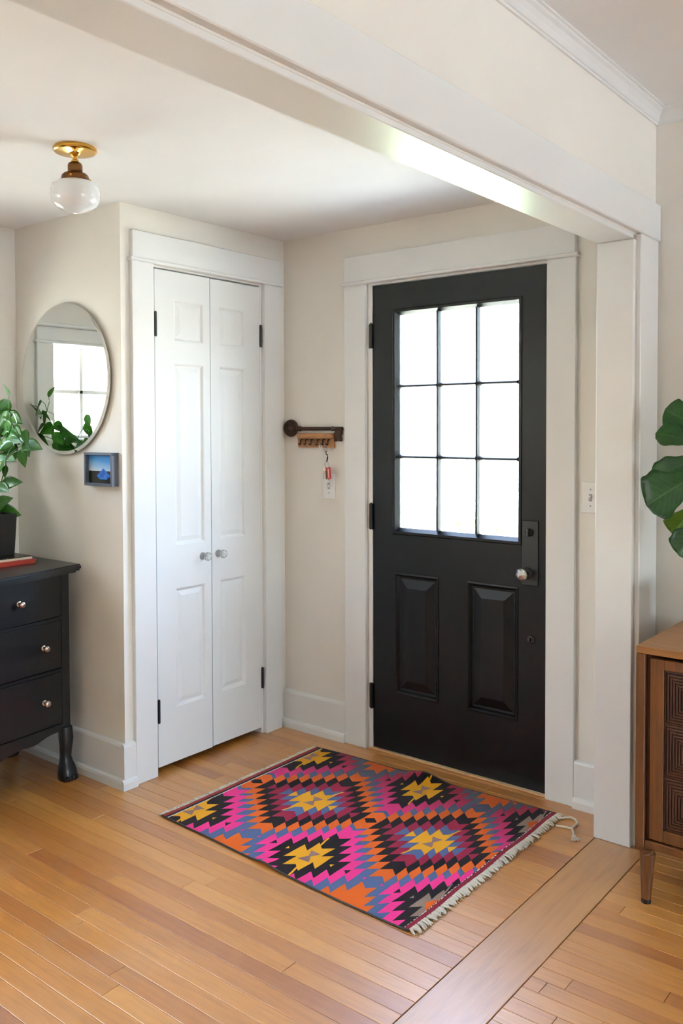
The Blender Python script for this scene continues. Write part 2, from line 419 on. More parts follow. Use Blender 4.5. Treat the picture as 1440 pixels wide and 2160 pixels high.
# baseboards: tall board with an eased cap and a quarter-round shoe
def baseboard(name, axis, sgn, plane, a0, a1, label, ext0=0, ext1=0):
    h, t = .176, .018
    pr_ = [(0, 0), (t, 0), (t, h-.012), (t-.003, h-.004), (t-.010, h), (0, h)]
    sh = [(t, 0), (t+.014, 0), (t+.014, .026), (t+.011, .035), (t+.004, .040), (t, .040)]
    o = None; r = empty(name, (0, 0, 0), label, 'baseboard', kind='structure')
    for nm, pf in (('board', pr_), ('shoe_moulding', sh)):
        k_ = (0, 0) if nm == 'board' else (ext0, ext1)
        m_ = MB(); m_.prism([(plane+sgn*p, z) for p, z in pf], axis, a0+k_[0], a1+k_[1])
        m_.build(nm, 'trim_paint', r)
baseboard('baseboard_front', 'x', -1, 0, 0, .3775, 'white baseboard between the closet and the front door')
baseboard('baseboard_post', 'x', -1, 0, 1.461, XP0+.019, 'short white baseboard between the front door and the post')
baseboard('baseboard_alcove', 'x', -1, -CL, -AW, 0, 'white baseboard under the round mirror', 0, .018)
baseboard('baseboard_closet', 'y', 1, 0, -CL-.018, -.899, 'short white baseboard beside the closet casing', -.014, 0)
baseboard('baseboard_left', 'y', 1, -AW, YB, -CL, 'white baseboard behind the black dresser')
baseboard('baseboard_living', 'x', -1, 0, XF, XR, 'white baseboard behind the wooden sideboard')

# ------------------------------------------------------------------ floor: boards one by one
fl = MB().box(-AW-.02, XR+.02, YB-.02, .1, -.05, -.012).build('floor', 'subfloor')
setp(fl, 'golden strip wood floor of the entry and living room', 'floor', kind='structure')
boards = []
def rows(x0, x1, ya, yb, pitch, phase, seed):
    rn = random.Random(seed); k = math.ceil((yb-phase)/pitch)
    y1 = phase+k*pitch
    while y1 > ya:
        y0 = y1-pitch; a, c = max(y0, ya), min(y1, yb)
        if c-a > .006:
            x = x0 - rn.uniform(0, .9)
            while x < x1:
                l = rn.choice((.45, .7, .9, 1.2, 1.5, 1.9))*rn.uniform(.85, 1.15)
                p, q = max(x, x0), min(x+l, x1)
                if x1-q < .25: q = x1
                if q-p > .02: boards.append((p, q, a, c))
                x = q if q > x0 else x+l
                if q >= x1: break
        y1 = y0
rows(-AW, 1.6185, YB, 0.0, .0582, -1.309, 3)
rows(1.7945, XR, YB, 0.0, .0525, -.616, 5)
G = .0007
def board_mesh(p, q, a, c, b=None):
    x0, x1, y0, y1 = p+G, q-G, a+G, c-G; e = .0007
    vs = [(x0+e, y0+e, 0), (x1-e, y0+e, 0), (x1-e, y1-e, 0), (x0+e, y1-e, 0), (x0, y0, -e), (x1, y0, -e), (x1, y1, -e), (x0, y1, -e), (x0, y0, -.012), (x1, y0, -.012), (x1, y1, -.012), (x0, y1, -.012)]
    fs = [(0, 1, 2, 3)]
    for i in range(4):
        j = (i+1) % 4; fs += [(4+i, 4+j, j, i), (8+i, 8+j, 4+j, 4+i)]
    return vs, fs
def vis(bd):
    p, q, a, c = bd; s = 0; n = max(2, int((q-p)/.1))
    for i in range(n):
        X = (p+(q-p)*(i+.5)/n, (a+c)/2, 0)
        if (Vector(X)-CAM).dot(_f) < .3: continue
        u, v, z = proj(X)
        if -10 < u < 1450 and -10 < v < 2170:
            if -.74 < X[0] < 0 and X[1] > -CL: continue
            s += (q-p)*(c-a)/n/z**3
    return s
boards.sort(key=vis, reverse=True)
rest_v, rest_f = [], []
for i, bd in enumerate(boards):
    vs, fs = board_mesh(*bd)
    if i < 298 and vis(bd) > 0:
        cxy = Vector(((bd[0]+bd[1])/2, (bd[2]+bd[3])/2, 0))
        me = D.meshes.new('plank'); me.from_pydata([tuple(Vector(v)-cxy) for v in vs], [], fs); me.materials.append(MATS['floor_boards'])
        o = D.objects.new('plank', me); COL.objects.link(o); o.location = cxy; o.parent = fl
    else:
        n = len(rest_v); rest_v += vs; rest_f += [tuple(n+k for k in f) for f in fs]
me = D.meshes.new('planks_beyond'); me.from_pydata(rest_v, [], rest_f); me.materials.append(MATS['floor_boards'])
o = D.objects.new('planks_beyond', me); COL.objects.link(o); o.parent = fl; o['kind'] = 'stuff'
o = MB().box(1.6205, 1.7925, YB, YP+.001, -.012, 0, .0012).build('threshold_board', 'threshold_wood', fl); o['label'] = 'wide worn board under the opening'
m_ = MB(); m_.box(1.6205, XP1+.05, YP+.002, 0, -.012, 0); m_.build('threshold_board', 'threshold_wood', fl)

# ------------------------------------------------------------------ black front door
SX0, SX1, SZ0, SZ1, SY = .523, 1.338, .012, 2.030, .0
GX0, GX1, GZ0, GZ1 = .640, 1.224, .972, 1.908
door = empty('door_1', (.523, 0, .012), 'black front door with nine glass panes over two raised panels', 'door', kind='structure')
PAN = [(.636, .859, .268, .794), (.995, 1.222, .268, .794)]
m_ = MB(); holed(m_, 'y', 0, .044, SX0, SX1, SZ0, SZ1, [(GX0, GX1, GZ0, GZ1)]+[])
# the lower panels are recessed: cut the slab in front of them
m_.bm.free(); m_ = MB()
holed(m_, 'y', 0, .044, SX0, SX1, SZ0, GZ0-.05, PAN); holed(m_, 'y', 0, .044, SX0, SX1, GZ0-.05, SZ1, [(GX0, GX1, GZ0, GZ1)])
m_.build('door_frame', 'door_black', door)
def ring(b, y0, y1, o, i, ax='y'):
    """bevelled frame strip between outer rect o at depth y0 and inner rect i at depth y1 (x0,x1,z0,z1)"""
    t = bmesh.new()
    def P(a, z, d): return (a, d, z) if ax == 'y' else (d, a, z)
    O = [t.verts.new(P(a, z, y0)) for a, z in ((o[0], o[2]), (o[1], o[2]), (o[1], o[3]), (o[0], o[3]))]
    I = [t.verts.new(P(a, z, y1)) for a, z in ((i[0], i[2]), (i[1], i[2]), (i[1], i[3]), (i[0], i[3]))]
    for k in range(4): t.faces.new((O[k], O[(k+1) % 4], I[(k+1) % 4], I[k]))
    bmesh.ops.recalc_face_normals(t, faces=t.faces); b._merge(t)
def inset(r, d): return (r[0]+d, r[1]-d, r[2]+d, r[3]-d)
def quad(b, d, r, ax='y'):
    t = bmesh.new()
    vs = [t.verts.new((a, d, z) if ax == 'y' else (d, a, z)) for a, z in ((r[0], r[2]), (r[1], r[2]), (r[1], r[3]), (r[0], r[3]))]
    t.faces.new(vs); b._merge(t)
def raised(b, ax, s, r, base, steps):
    """stack of rings: list of (inset, depth)"""
    pi, pd = 0, base
    for ins, dp in steps:
        ring(b, pd, dp, inset(r, pi), inset(r, ins), ax); pi, pd = ins, dp
    quad(b, pd, inset(r, pi), ax)
for p_ in PAN:
    m_ = MB()
    raised(m_, 'y', 1, p_, 0, [(0, -.003), (.006, -.004), (.012, .001), (.018, .011), (.026, .012), (.062, .003), (.064, .002)])
    o = m_.build('door_panel', 'door_black', door)
# glazing: moulded surround, bars and panes
m_ = MB(); ring(m_, 0, -.004, (GX0-.014, GX1+.014, GZ0-.014, GZ1+.014), (GX0-.010, GX1+.010, GZ0-.010, GZ1+.010)); ring(m_, -.004, -.004, (GX0-.010, GX1+.010, GZ0-.010, GZ1+.010), (GX0, GX1, GZ0, GZ1))
ring(m_, -.004, .018, (GX0, GX1, GZ0, GZ1), (.652, 1.212, .986, 1.896)); ring(m_, .026, .044, (.652, 1.212, .986, 1.896), (GX0, GX1, GZ0, GZ1)); ring(m_, .018, .026, (.652, 1.212, .986, 1.896), (.652, 1.212, .986, 1.896))
m_.build('glazing_bead', 'door_black', door)
VX = [.652, .848, 1.032, 1.212]; HZ = [.986, 1.291, 1.592, 1.896]
def bar_prof(c, w=.0085): return [(c-w, .019), (c-w*.55, .006), (c-w*.35, .003), (c+w*.35, .003), (c+w*.55, .006), (c+w, .019), (c+w, .025), (c+w*.5, .038), (c-w*.5, .038), (c-w, .025)]
for c in VX[1:3]: MB().prism(bar_prof(c), 'z', HZ[0], HZ[3]).build('muntin', 'door_black', door)
for c in HZ[1:3]:
    m_ = MB(); t = [(y, z) for z, y in bar_prof(c)]
    m_.prism(t, 'x', VX[0], VX[3]); m_.build('muntin', 'door_black', door)
for i in range(3):
    for k in range(3): MB().box(VX[i], VX[i+1], .0205, .0235, HZ[k], HZ[k+1]).build('glass_pane', 'clear_glass', door)
# lock plate, crystal knob, thumb turn, lower lock
m_ = MB(); m_.box(1.238, 1.308, -.004, 0, .806, 1.058, .0025); pl = m_.build('lock_plate', 'black_hardware', door)
m_ = MB(); m_.lathe([(.016, 0), (.016, .004), (.012, .007), (.006, .010), (.006, .014), (0, .014)], 20, lathe_at((1.272, -.004, 1.012), (0, -1, 0))); m_.box(1.268, 1.276, -.024, -.014, .998, 1.026, .002); m_.build('thumb_turn', 'black_hardware', pl)
KN = (1.262, -.004, .853)
MB().lathe([(.024, 0), (.024, .003), (.019, .007), (.011, .010), (.010, .030), (.014, .033), (0, .033)], 24, lathe_at(KN, (0, -1, 0))).build('knob_shank', 'black_hardware', door, True, 40)
kn = MB().lathe([(0, .030), (.014, .030), (.017, .034), (.0245, .044), (.0255, .052), (.021, .062), (.012, .066), (0, .0665)], 12, lathe_at(KN, (0, -1, 0))).build('crystal_knob', 'cut_glass', door)
kn['label'] = 'faceted clear glass door knob'
MB().lathe([(0, 0), (.0165, .0005), (.0205, .008), (.0165, .0135), (.006, .0175), (0, .019)], 8, lathe_at((KN[0], KN[1]-.036, KN[2]), (0, -1, 0))).build('knob_reflector', 'chrome', kn)  # chrome reflector added inside the glass to brighten the knob
m_ = MB(); m_.lathe([(.017, 0), (.017, .003), (.014, .006), (.006, .007), (0, .007)], 20, lathe_at((1.278, 0, .598), (0, -1, 0))); m_.box(1.2755, 1.2805, -.016, -.006, .590, .606, .001); m_.build('lower_lock', 'black_hardware', door)
MB().box(1.3378, 1.3398, .004, .040, .80, .86).build('latch_edge', 'chrome', door)
for z0, z1 in ((1.761, 1.866), (.972, 1.084), (.183, .292)):
    h = MB(); h.tube([(.5185, -.009, z0), (.5185, -.009, z1)], .0062, 12)
    for q in range(1, 5): h.tube([(.5185, -.009, z0+(z1-z0)*q/5-.0006), (.5185, -.009, z0+(z1-z0)*q/5+.0006)], .0056, 12)
    h.lathe([(.0055, 0), (.004, .004), (0, .006)], 12, Matrix.Translation((.5185, -.009, z1)))
    h.box(.504, .518, -.006, -.0035, z0, z1, .0005); h.box(.519, .524, -.006, .03, z0, z1)
    h.build('hinge', 'black_hardware', door, True, 40)
# door sill
setp(MB().box(.5, 1.36, -.012, .13, .0, .009, .003).build('trim_12', 'threshold_wood'), 'low wooden sill under the front door', 'trim', kind='structure')

# ------------------------------------------------------------------ closet doors
def closet_leaf(name, y0, y1, pa, pb, hinge_y, knob_y, x0, label):
    d = empty(name, (x0, y0, .028), label, 'door', kind='structure')
    P = [(pa, pb, .255, .750), (pa, pb, .930, 1.684), (pa, pb, 1.776, 1.944)]
    m_ = MB(); holed(m_, 'x', x0-.034, x0, y0, y1, .028, 2.059, P); m_.build('leaf_frame', 'satin_white', d)
    for p_ in P:
        m_ = MB(); raised(m_, 'x', 1, p_, x0, [(.004, x0-.002), (.010, x0-.009), (.014, x0-.010), (.032, x0-.005), (.034, x0-.0045)])
        m_.build('leaf_panel', 'satin_white', d)
    for z0, z1 in ((1.790, 1.884), (.215, .306)):
        h = MB(); h.tube([(x0+.006, hinge_y, z0), (x0+.006, hinge_y, z1)], .0058, 12)
        s_ = -1 if hinge_y < -.5 else 1
        h.box(x0-.006, x0+.001, min(hinge_y, hinge_y+s_*.004), max(hinge_y, hinge_y+s_*.004), z0, z1)
        for q in (0, 1): h.lathe([(.0058, 0), (.0045, .003), (0, .005)], 12, lathe_at((x0+.006, hinge_y, z1 if q else z0), (0, 0, 1 if q else -1)))
        h.build('hinge', 'black_hardware', d, True, 40)
    K = (x0, knob_y, .869)
    MB().lathe([(.0165, 0), (.0165, .003), (.010, .006), (.008, .018), (.010, .020), (0, .020)], 20, lathe_at(K, (1, 0, 0))).build('knob_base', 'cut_glass', d, True, 40)
    k_ = MB().lathe([(0, .018), (.010, .018), (.012, .021), (.0185, .028), (.0195, .034), (.016, .042), (.009, .0455), (0, .046)], 10, lathe_at(K, (1, 0, 0))).build('crystal_knob', 'cut_glass', d)
    k_['label'] = 'small faceted glass closet knob'
closet_leaf('door_2', -.7745, -.4760, -.675, -.513, -.7755, -.526, .004, 'white narrow closet door leaf hinged beside the alcove corner')
closet_leaf('door_3', -.4660, -.1640, -.416, -.262, -.1605, -.429, -.003, 'white narrow closet door leaf hinged towards the front wall corner')

# ------------------------------------------------------------------ windows (window_1 shows in the mirror; the other two are unseen, added for light)
def window(n, cols, nrows):
    ax, val, a0, a1, z0, z1 = WIN[n]
    s = 1 if val < 0 else -1           # into the room
    if ax == 'x':
        r = empty(n, (val, a0, z0), None, None, kind='structure')
        def bx(nm, p, q, zz0, zz1, d0, d1, mt='trim_paint', bev=.002, par=None):
            e, f_ = sorted((val+s*d0, val+s*d1)); m_ = MB(); m_.box(e, f_, p, q, zz0, zz1, bev); return m_.build(nm, mt, par or r)
    else:
        r = empty(n, (a0, val, z0), None, None, kind='structure')
        def bx(nm, p, q, zz0, zz1, d0, d1, mt='trim_paint', bev=.002, par=None):
            e, f_ = sorted((val+s*d0, val+s*d1)); m_ = MB(); m_.box(p, q, e, f_, zz0, zz1, bev); return m_.build(nm, mt, par or r)
    c = .10 if n != 'window_1' else .085
    bx('side_casing', a0-c, a0, z0-.02, z1, 0, .02); bx('side_casing', a1, a1+c, z0-.02, z1, 0, .02)
    bx('head_casing', a0-c, a1+c, z1, z1+.07, 0, .022); bx('head_cap', a0-c-.015, a1+c+.015, z1+.07, z1+.088, 0, .04, bev=.004)
    bx('head_bead', a0-c-.01, a1+c+.01, z1-.006, z1+.008, 0, .032, bev=.003)
    bx('window_sill', a0-c-.02, a1+c+.02, z0-.03, z0, -.05, .05, bev=.004); bx('apron', a0-c, a1+c, z0-.10, z0-.03, 0, .018)
    w = .035 if n != 'window_1' else .014
    for p, q, zz0, zz1 in ((a0, a0+w, z0, z1), (a1-w, a1, z0, z1), (a0+w, a1-w, z0, z0+w), (a0+w, a1-w, z1-w, z1)):
        bx('sash', p, q, zz0, zz1, -.07, -.03)
    A = [a0+w+(a1-a0-2*w)*i/cols for i in range(cols+1)]; Z = [z0+w+(z1-z0-2*w)*i/nrows for i in range(nrows+1)]
    for p in A[1:-1]: bx('muntin', p-.009, p+.009, Z[0], Z[-1], -.062, -.038)
    for q in Z[1:-1]: bx('muntin', A[0], A[-1], q-.009, q+.009, -.062, -.038)
    for i in range(cols):
        for k in range(nrows): bx('glass_pane', A[i], A[i+1], Z[k], Z[k+1], -.052, -.048, 'clear_glass', 0)
    return r
setp(window('window_1', 2, 2), 'small white paned window over the black dresser, seen in the mirror', 'window')
setp(window('added_window_2', 2, 2), 'unseen window added further along the dresser wall to light the entry', 'window')
setp(window('added_window_3', 3, 2), 'unseen wide window added in the right wall for its light', 'window')

# ------------------------------------------------------------------ kilim rug
def rug_material():
    m, nt, b = newmat('kilim')
    sp = nt.nodes.new('ShaderNodeSeparateXYZ'); nt.links.new(texco(nt), sp.inputs[0])
    co = texco(nt)
    wob = V(nt, noisetex(nt, co, 9, 2)); fz = V(nt, noisetex(nt, mapping(nt, co, (60, 300, 1)), 2, 2))
    X, Y = V(nt, sp.outputs[0]), V(nt, sp.outputs[1])
    x = X+RC.x+(wob-.5)*.012; y = Y+RC.y+(fz-.5)*.004+(wob-.5)*.01
    HX, HY, S, A = .265, .335, .265/8, .85
    x = x+(x-1.205).max(0)*.2+((x*-1)+.675).max(0)*.114
    ax = (x-.675+5.3).pingpong(HX)                    # distance to nearest maroon diamond column
    dy = (y+.585).abs()
    def saw(q):
        f = (q/S).floor()*S+S/2
        return f, q-f
    fa, ra = saw(ax)
    dA = fa/.315+(dy-ra*A)/.322
    bx_ = (ax*-1)+HX; fb, rb = saw(bx_)
    dyb = (dy-HY).abs()
    dB = fb/HX+(dyb-rb*A)/.335
    C = dict(yel=(232, 164, 30), blu=(84, 104, 146), mar=(150, 26, 62), blk=(28, 20, 24), org=(222, 98, 24), pnk=(236, 52, 138), rose=(152, 42, 66), slate=(84, 88, 104), tan=(150, 128, 112), gry=(150, 118, 112), red=(140, 30, 52), wht=(226, 220, 206), nvy=(26, 24, 40))
    L = {k: lin(v) for k, v in C.items()}
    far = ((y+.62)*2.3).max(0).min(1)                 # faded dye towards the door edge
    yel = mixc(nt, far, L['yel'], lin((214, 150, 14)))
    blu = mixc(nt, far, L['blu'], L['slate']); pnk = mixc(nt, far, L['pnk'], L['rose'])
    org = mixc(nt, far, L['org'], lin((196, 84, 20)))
    endm = x.gt(1.34)
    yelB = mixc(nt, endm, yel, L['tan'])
    # maroon diamonds, centre outwards
    def chain(d, seq):
        c = seq[-1][1]
        for lim, col in reversed(seq[:-1]): c = mixc(nt, d.lt(lim), c, col)
        return c
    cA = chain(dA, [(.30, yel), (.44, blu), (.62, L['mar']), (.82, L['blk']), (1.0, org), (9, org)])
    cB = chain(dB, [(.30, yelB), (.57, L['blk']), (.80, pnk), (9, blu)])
    # grey bow-tie and stroke in the yellow centres, orange heart in the tan ones
    def bow(qx, qy):
        t = (qy.abs().lt(.012+0))*0+((qx.abs()-qy.abs()*.55).lt(.004)*qy.abs().lt(.034))
        return t
    sx = x-.675; sx = ((sx+5.3+HX)/(2*HX)).fract()*(2*HX)-HX
    cA = mixc(nt, bow(sx*1, (y+.585)), cA, L['gry'])
    sb = ((x-.675+5.3)/(2*HX)).fract()*(2*HX)-HX
    sgn = (y+.585).gt(0)*2-1
    yb = (y+.585)-sgn*HY
    cB = mixc(nt, bow(sb, yb)*(endm*-1+1), cB, L['gry'])
    cB = mixc(nt, ((sb.abs()*1.2+yb.abs()).lt(.05))*endm, cB, org)
    # small free strokes
    cA = mixc(nt, ((sx-(y+.585)*.28).abs().lt(.0035))*((y+.585).abs().lt(.15))*dA.lt(.6)*((y+.585).abs().gt(.05)), cA, yel)
    cB = mixc(nt, ((sb+yb*.22).abs().lt(.0035))*(yb.abs().lt(.14))*dB.lt(.6)*(yb.abs().gt(.05)), cB, yelB)
    c = mixc(nt, dA.lt(1.0), cB, cA)
    # orange selvedge patches where neither diamond reaches
    c = mixc(nt, (dB.gt(1.04))*(dA.gt(1.0)), c, org)
    # end bands
    xr = X+RC.x
    c = mixc(nt, xr.lt(.3525), c, L['wht']); c = mixc(nt, xr.lt(.3480), c, L['nvy']); c = mixc(nt, xr.lt(.3370), c, lin((150, 50, 44)))
    c = mixc(nt, xr.gt(1.4190), c, mixc(nt, V(nt, noisetex(nt, co, 160, 1)).gt(.5), L['wht'], L['blk'])); c = mixc(nt, xr.gt(1.4225), c, L['red'])
    wv = V(nt, noisetex(nt, mapping(nt, co, (260, 60, 1)), 3, 3, .7))
    c = mixc(nt, .55, c, ramp(nt, wv, [(.25, (.62, .62, .62, 1)), (.6, (1, 1, 1, 1)), (.85, (1.12, 1.12, 1.12, 1))]), 'MULTIPLY')
    nt.links.new(c, b.inputs['Base Color']); b.inputs['Roughness'].default_value = .95; b.inputs['Specular IOR Level'].default_value = .12
    b.inputs['Sheen Weight'].default_value = .08
    bump(nt, b, wv, .5, .002)
RC = Vector((.885, -.595, 0))
rug_material()
rug = empty('rug', RC, 'woven wool rug with stepped diamonds in pink, orange, blue, yellow and black', 'rug')
C00, C01, C11, C10 = (.322, -1.022), (.318, -.150), (1.443, -.122), (1.440, -1.066)
def rug_pt(u, v):
    x = (1-u)*((1-v)*C00[0]+v*C01[0])+u*((1-v)*C10[0]+v*C11[0]); y = (1-u)*((1-v)*C00[1]+v*C01[1])+u*((1-v)*C10[1]+v*C11[1])
    y += (.010*math.sin(5*u+1)-.010)*(1-v)*.6 + .006*math.sin(9*u)*v
    z = .0055+.0012*noise.noise(Vector((x*5, y*5, 0)))
    z += .034*math.exp(-((x-.885)/.075)**2-((y+.10)/.075)**2)            # puckered edge by the door
    z += .008*math.exp(-((x-.86)/.05)**2-((y+1.06)/.04)**2)+.006*math.exp(-((x-.30)/.03)**2-((y+1.02)/.05)**2)
    z += .004*math.exp(-((x-1.44)/.03)**2)*(1+math.sin(y*22))*.5
    return Vector((x, y, z))
NU, NV = 150, 120
vs, fs = [], []
for k in range(2):
    for i in range(NU+1):
        for j in range(NV+1):
            q = rug_pt(i/NU, j/NV); q.z -= k*.0045
            if k: q.z = max(q.z, .0004)
            vs.append(q-RC)
W_ = NV+1; N_ = (NU+1)*W_
for i in range(NU):
    for j in range(NV):
        a = i*W_+j; fs.append((a, a+W_, a+W_+1, a+1)); fs.append((N_+a, N_+a+1, N_+a+W_+1, N_+a+W_))
for i in range(NU):
    for j in (0, NV):
        a, c = i*W_+j, (i+1)*W_+j; fs.append((a, c, N_+c, N_+a) if j else (c, a, N_+a, N_+c))
for j in range(NV):
    for i in (0, NU):
        a, c = i*W_+j, i*W_+j+1; fs.append((a, c, N_+c, N_+a) if not i else (c, a, N_+a, N_+c))
me = D.meshes.new('woven_field'); me.from_pydata([tuple(v) for v in vs], [], fs); me.materials.append(MATS['kilim'])
for f in me.polygons: f.use_smooth = True
me.set_sharp_from_angle(angle=math.radians(50))
o = D.objects.new('woven_field', me); COL.objects.link(o); o.parent = rug
# dark overcast edge along the two long sides
for v_ in (0, 1):
    m_ = MB(); m_.tube([rug_pt(i/60, v_)+Vector((0, 0, -.0015)) for i in range(61)], .0032, 6); m_.build('selvedge', 'book_dark', rug, True)
rn = random.Random(4)
def fringe(u, n, ln, r0, name):
    m_ = MB()
    for i in range(n):
        p = rug_pt(u, (i+.5)/n); s_ = 1 if u else -1
        l = ln*rn.uniform(.7, 1.2); a = rn.uniform(-.5, .5)
        p = p+Vector((0, rn.uniform(-.002, .002), -.001)); q = []
        for t in (0, .3, .65, 1): q.append((p.x+s_*l*t, p.y+a*l*t+rn.uniform(-.0015, .0015), max(r0*.8, (p.z+.0015)*(1-t)+r0*t+(.004*rn.random() if 0 < t < 1 else 0))))
        m_.tube(q, [r0, r0*1.25, r0*1.1, r0*.7], 5)
    o_ = m_.build(name, 'cotton', rug, True); o_['kind'] = 'stuff'; return o_
fringe(0, 150, .020, .0024, 'fringe'); fringe(1, 150, .026, .0034, 'fringe')
m_ = MB()
for i in range(110):                       # tan tips of the knots along the sideboard end
    p = rug_pt(1, (i+.5)/110); x_ = p.x+.024+rn.uniform(-.002, .006)
    m_.tube([(x_-.006, p.y, .004), (x_+.004, p.y+rn.uniform(-.004, .004), .003)], [.0026, .0014], 5)
o = m_.build('fringe_tip', 'cotton_tan', rug, True); o['kind'] = 'stuff'
loop = [px(u, v, 2, .005) for u, v in ((1176, 1727), (1190, 1725), (1204, 1724), (1214, 1729), (1217, 1737), (1210, 1743), (1206, 1747), (1209, 1756), (1210, 1765))]
MB().tube(loop, .0042, 8).build('corner_cord', 'cotton', rug, True)
MB().tube([px(u, v, 2, .005) for u, v in ((1172, 1741), (1184, 1743), (1196, 1745), (1206, 1748))], .0036, 8).build('corner_cord', 'cotton', rug, True)
m_ = MB(); e0 = px(1210, 1765, 2, .006)
m_.lathe([(0, -.009), (.006, -.007), (.0085, 0), (.006, .007), (0, .009)], 12, Matrix.Translation(e0))
for i in range(9):
    a = -.8+(i-4)*.17+rn.uniform(-.05, .05); d = Vector((math.cos(a), math.sin(a), 0)); m_.tube([e0, e0+d*.012, e0+d*rn.uniform(.02, .027)-Vector((0, 0, .003))], [.003, .0028, .0018], 5)
m_.build('tassel', 'cotton', rug, True)

# ------------------------------------------------------------------ round mirror
MC = Vector((-.367, -CL, 1.621)); MR = .312
mir = empty('round_mirror', MC, 'large round frameless mirror on the alcove wall above the dresser', 'mirror')
Mm = lathe_at(MC, (0, -1, 0))
MB().lathe([(0, .0008), (MR-.010, .0008), (MR-.004, .006), (MR-.004, .010)], 96, Mm, False).build('backing', 'black_hardware', mir)
MB().lathe([(MR, .009), (MR, .0115), (MR-.013, .0155), (0, .0155)], 128, Mm, False).build('mirror_plate', 'mirror_glass', mir)

# ------------------------------------------------------------------ small framed picture
def pic():
    m, nt, b = newmat('tent_print')
    sp = nt.nodes.new('ShaderNodeSeparateXYZ'); nt.links.new(texco(nt), sp.inputs[0])
    x, z = V(nt, sp.outputs[0]), V(nt, sp.outputs[2])
    nz = V(nt, noisetex(nt, texco(nt), 40, 4))
    h = (z+.058)/.116
    skyc = ramp(nt, h+x*1.2, [(.40, lin((205, 220, 235))), (.55, lin((150, 190, 225))), (.8, lin((60, 140, 205))), (1, lin((30, 110, 190)))])
    gr = ramp(nt, nz, [(.3, lin((14, 18, 16))), (.7, lin((40, 46, 34)))])
    c = mixc(nt, (h+(nz-.5)*.03).lt(.44), skyc, gr)
    tent = ((x-.016).abs()*.9+(z+.026).abs()*1.3).lt(.040)*(z.gt(-.04))
    c = mixc(nt, tent, c, ramp(nt, nz, [(.3, lin((18, 60, 150))), (.7, lin((40, 130, 225)))]))
    nt.links.new(c, b.inputs['Base Color']); b.inputs['Roughness'].default_value = .25
pic()
PX0, PX1, PZ0, PZ1 = -.202, -.022, 1.188, 1.320
pcn = Vector(((PX0+PX1)/2, -CL, (PZ0+PZ1)/2))
pf = empty('picture_frame', pcn, 'small photo of a blue tent at dusk in a blue-grey frame under the mirror', 'picture')
m_ = MB(); w = .010; y0, y1 = -CL-.034, -CL
m_.box(PX0, PX1, y0, y1, PZ0, PZ0+w, .001); m_.box(PX0, PX1, y0, y1, PZ1-w, PZ1, .001); m_.box(PX0, PX0+w, y0, y1, PZ0+w, PZ1-w, .001); m_.box(PX1-w, PX1, y0, y1, PZ0+w, PZ1-w, .001)
m_.build('frame', 'frame_bluegrey', pf)
MB().box(PX0+w, PX1-w, y1-.018, y1-.014, PZ0+w, PZ1-w).build('print', 'tent_print', pf, loc=pcn)

# ------------------------------------------------------------------ ceiling light
LC = Vector((.424, -1.43, ZE))
lt = empty('ceiling_light', LC, 'schoolhouse ceiling light with a milk glass globe on a brass plate', 'ceiling light')
def at(p_): return [(r, -z) for r, z in p_]
ML = Matrix.Translation(LC)
MB().lathe(at([(0, 0), (.064, 0), (.0665, .004), (.0665, .010), (.062, .0145), (.058, .015), (.020, .019), (.016, .024), (0, .024)]), 56, ML).build('canopy', 'brass', lt, True, 40)
MB().lathe(at([(0, .022), (.0075, .022), (.0095, .028), (.0075, .032), (.0075, .036), (.0115, .040), (.0115, .046), (.008, .050), (0, .050)]), 24, ML).build('stem', 'brass', lt, True, 40)
MB().lathe(at([(0, .044), (.012, .044), (.020, .049), (.0225, .056), (.0225, .074), (.026, .078), (.034, .081), (.0405, .087), (.0425, .094), (.0425, .101), (.040, .103), (0, .103)]), 40, ML).build('fitter', 'aged_brass', lt, True, 40)
for i in range(3):
    a = -.9+i*2*math.pi/3; m_ = MB(); m_.lathe([(.0045, 0), (.0045, .006), (.0025, .009), (0, .009)], 10, lathe_at(LC+Vector((.040*math.cos(a), .040*math.sin(a), -.095)), (math.cos(a), math.sin(a), 0))); m_.build('thumb_screw', 'brass', lt, True, 40)
for i in range(2):
    a = -.6+i*math.pi; m_ = MB(); m_.lathe([(.005, 0), (.005, .004), (.003, .008), (0, .009)], 12, lathe_at(LC+Vector((.040*math.cos(a), .040*math.sin(a), -.016)), (0, 0, -1))); m_.build('canopy_nut', 'brass', lt, True, 40)
MB().lathe(at([(.036, .098), (.039, .102), (.055, .107), (.068, .116), (.0735, .130), (.0745, .146), (.0735, .160), (.070, .171), (.062, .181), (.048, .190), (.030, .197), (.014, .202), (.006, .204), (0, .2045)]), 64, ML, False).build('glass_globe', 'opal_glass', lt, True)

# ------------------------------------------------------------------ switch plates
def switch(x0, x1, z0, z1, label):
    c = Vector(((x0+x1)/2, 0, (z0+z1)/2)); r = empty('light_switch', c, label, 'light switch', 'switch plates on the front wall')
    m_ = MB(); m_.box(x0, x1, -.006, 0, z0, z1, .0025); m_.build('wall_plate', 'switch_plastic', r)
    MB().box(c.x-.006, c.x+.006, -.0068, -.005, c.z-.013, c.z+.013).build('toggle_slot', 'switch_slot', r)
    MB().prism([(-.006, c.z-.007), (-.018, c.z+.003), (-.018, c.z+.009), (-.006, c.z+.008)], 'x', c.x-.0042, c.x+.0042, .001).build('toggle', 'switch_plastic', r)
    for dz in (-.030, .030): MB().lathe([(.0032, 0), (.0028, .0012), (0, .0015)], 12, lathe_at((c.x, -.006, c.z+dz), (0, -1, 0))).build('screw', 'switch_slot', r)
switch(.241, .312, 1.094, 1.208, 'white toggle switch plate below the hanging keys')
switch(1.480, 1.551, 1.100, 1.214, 'white toggle switch plate between the front door and the post')

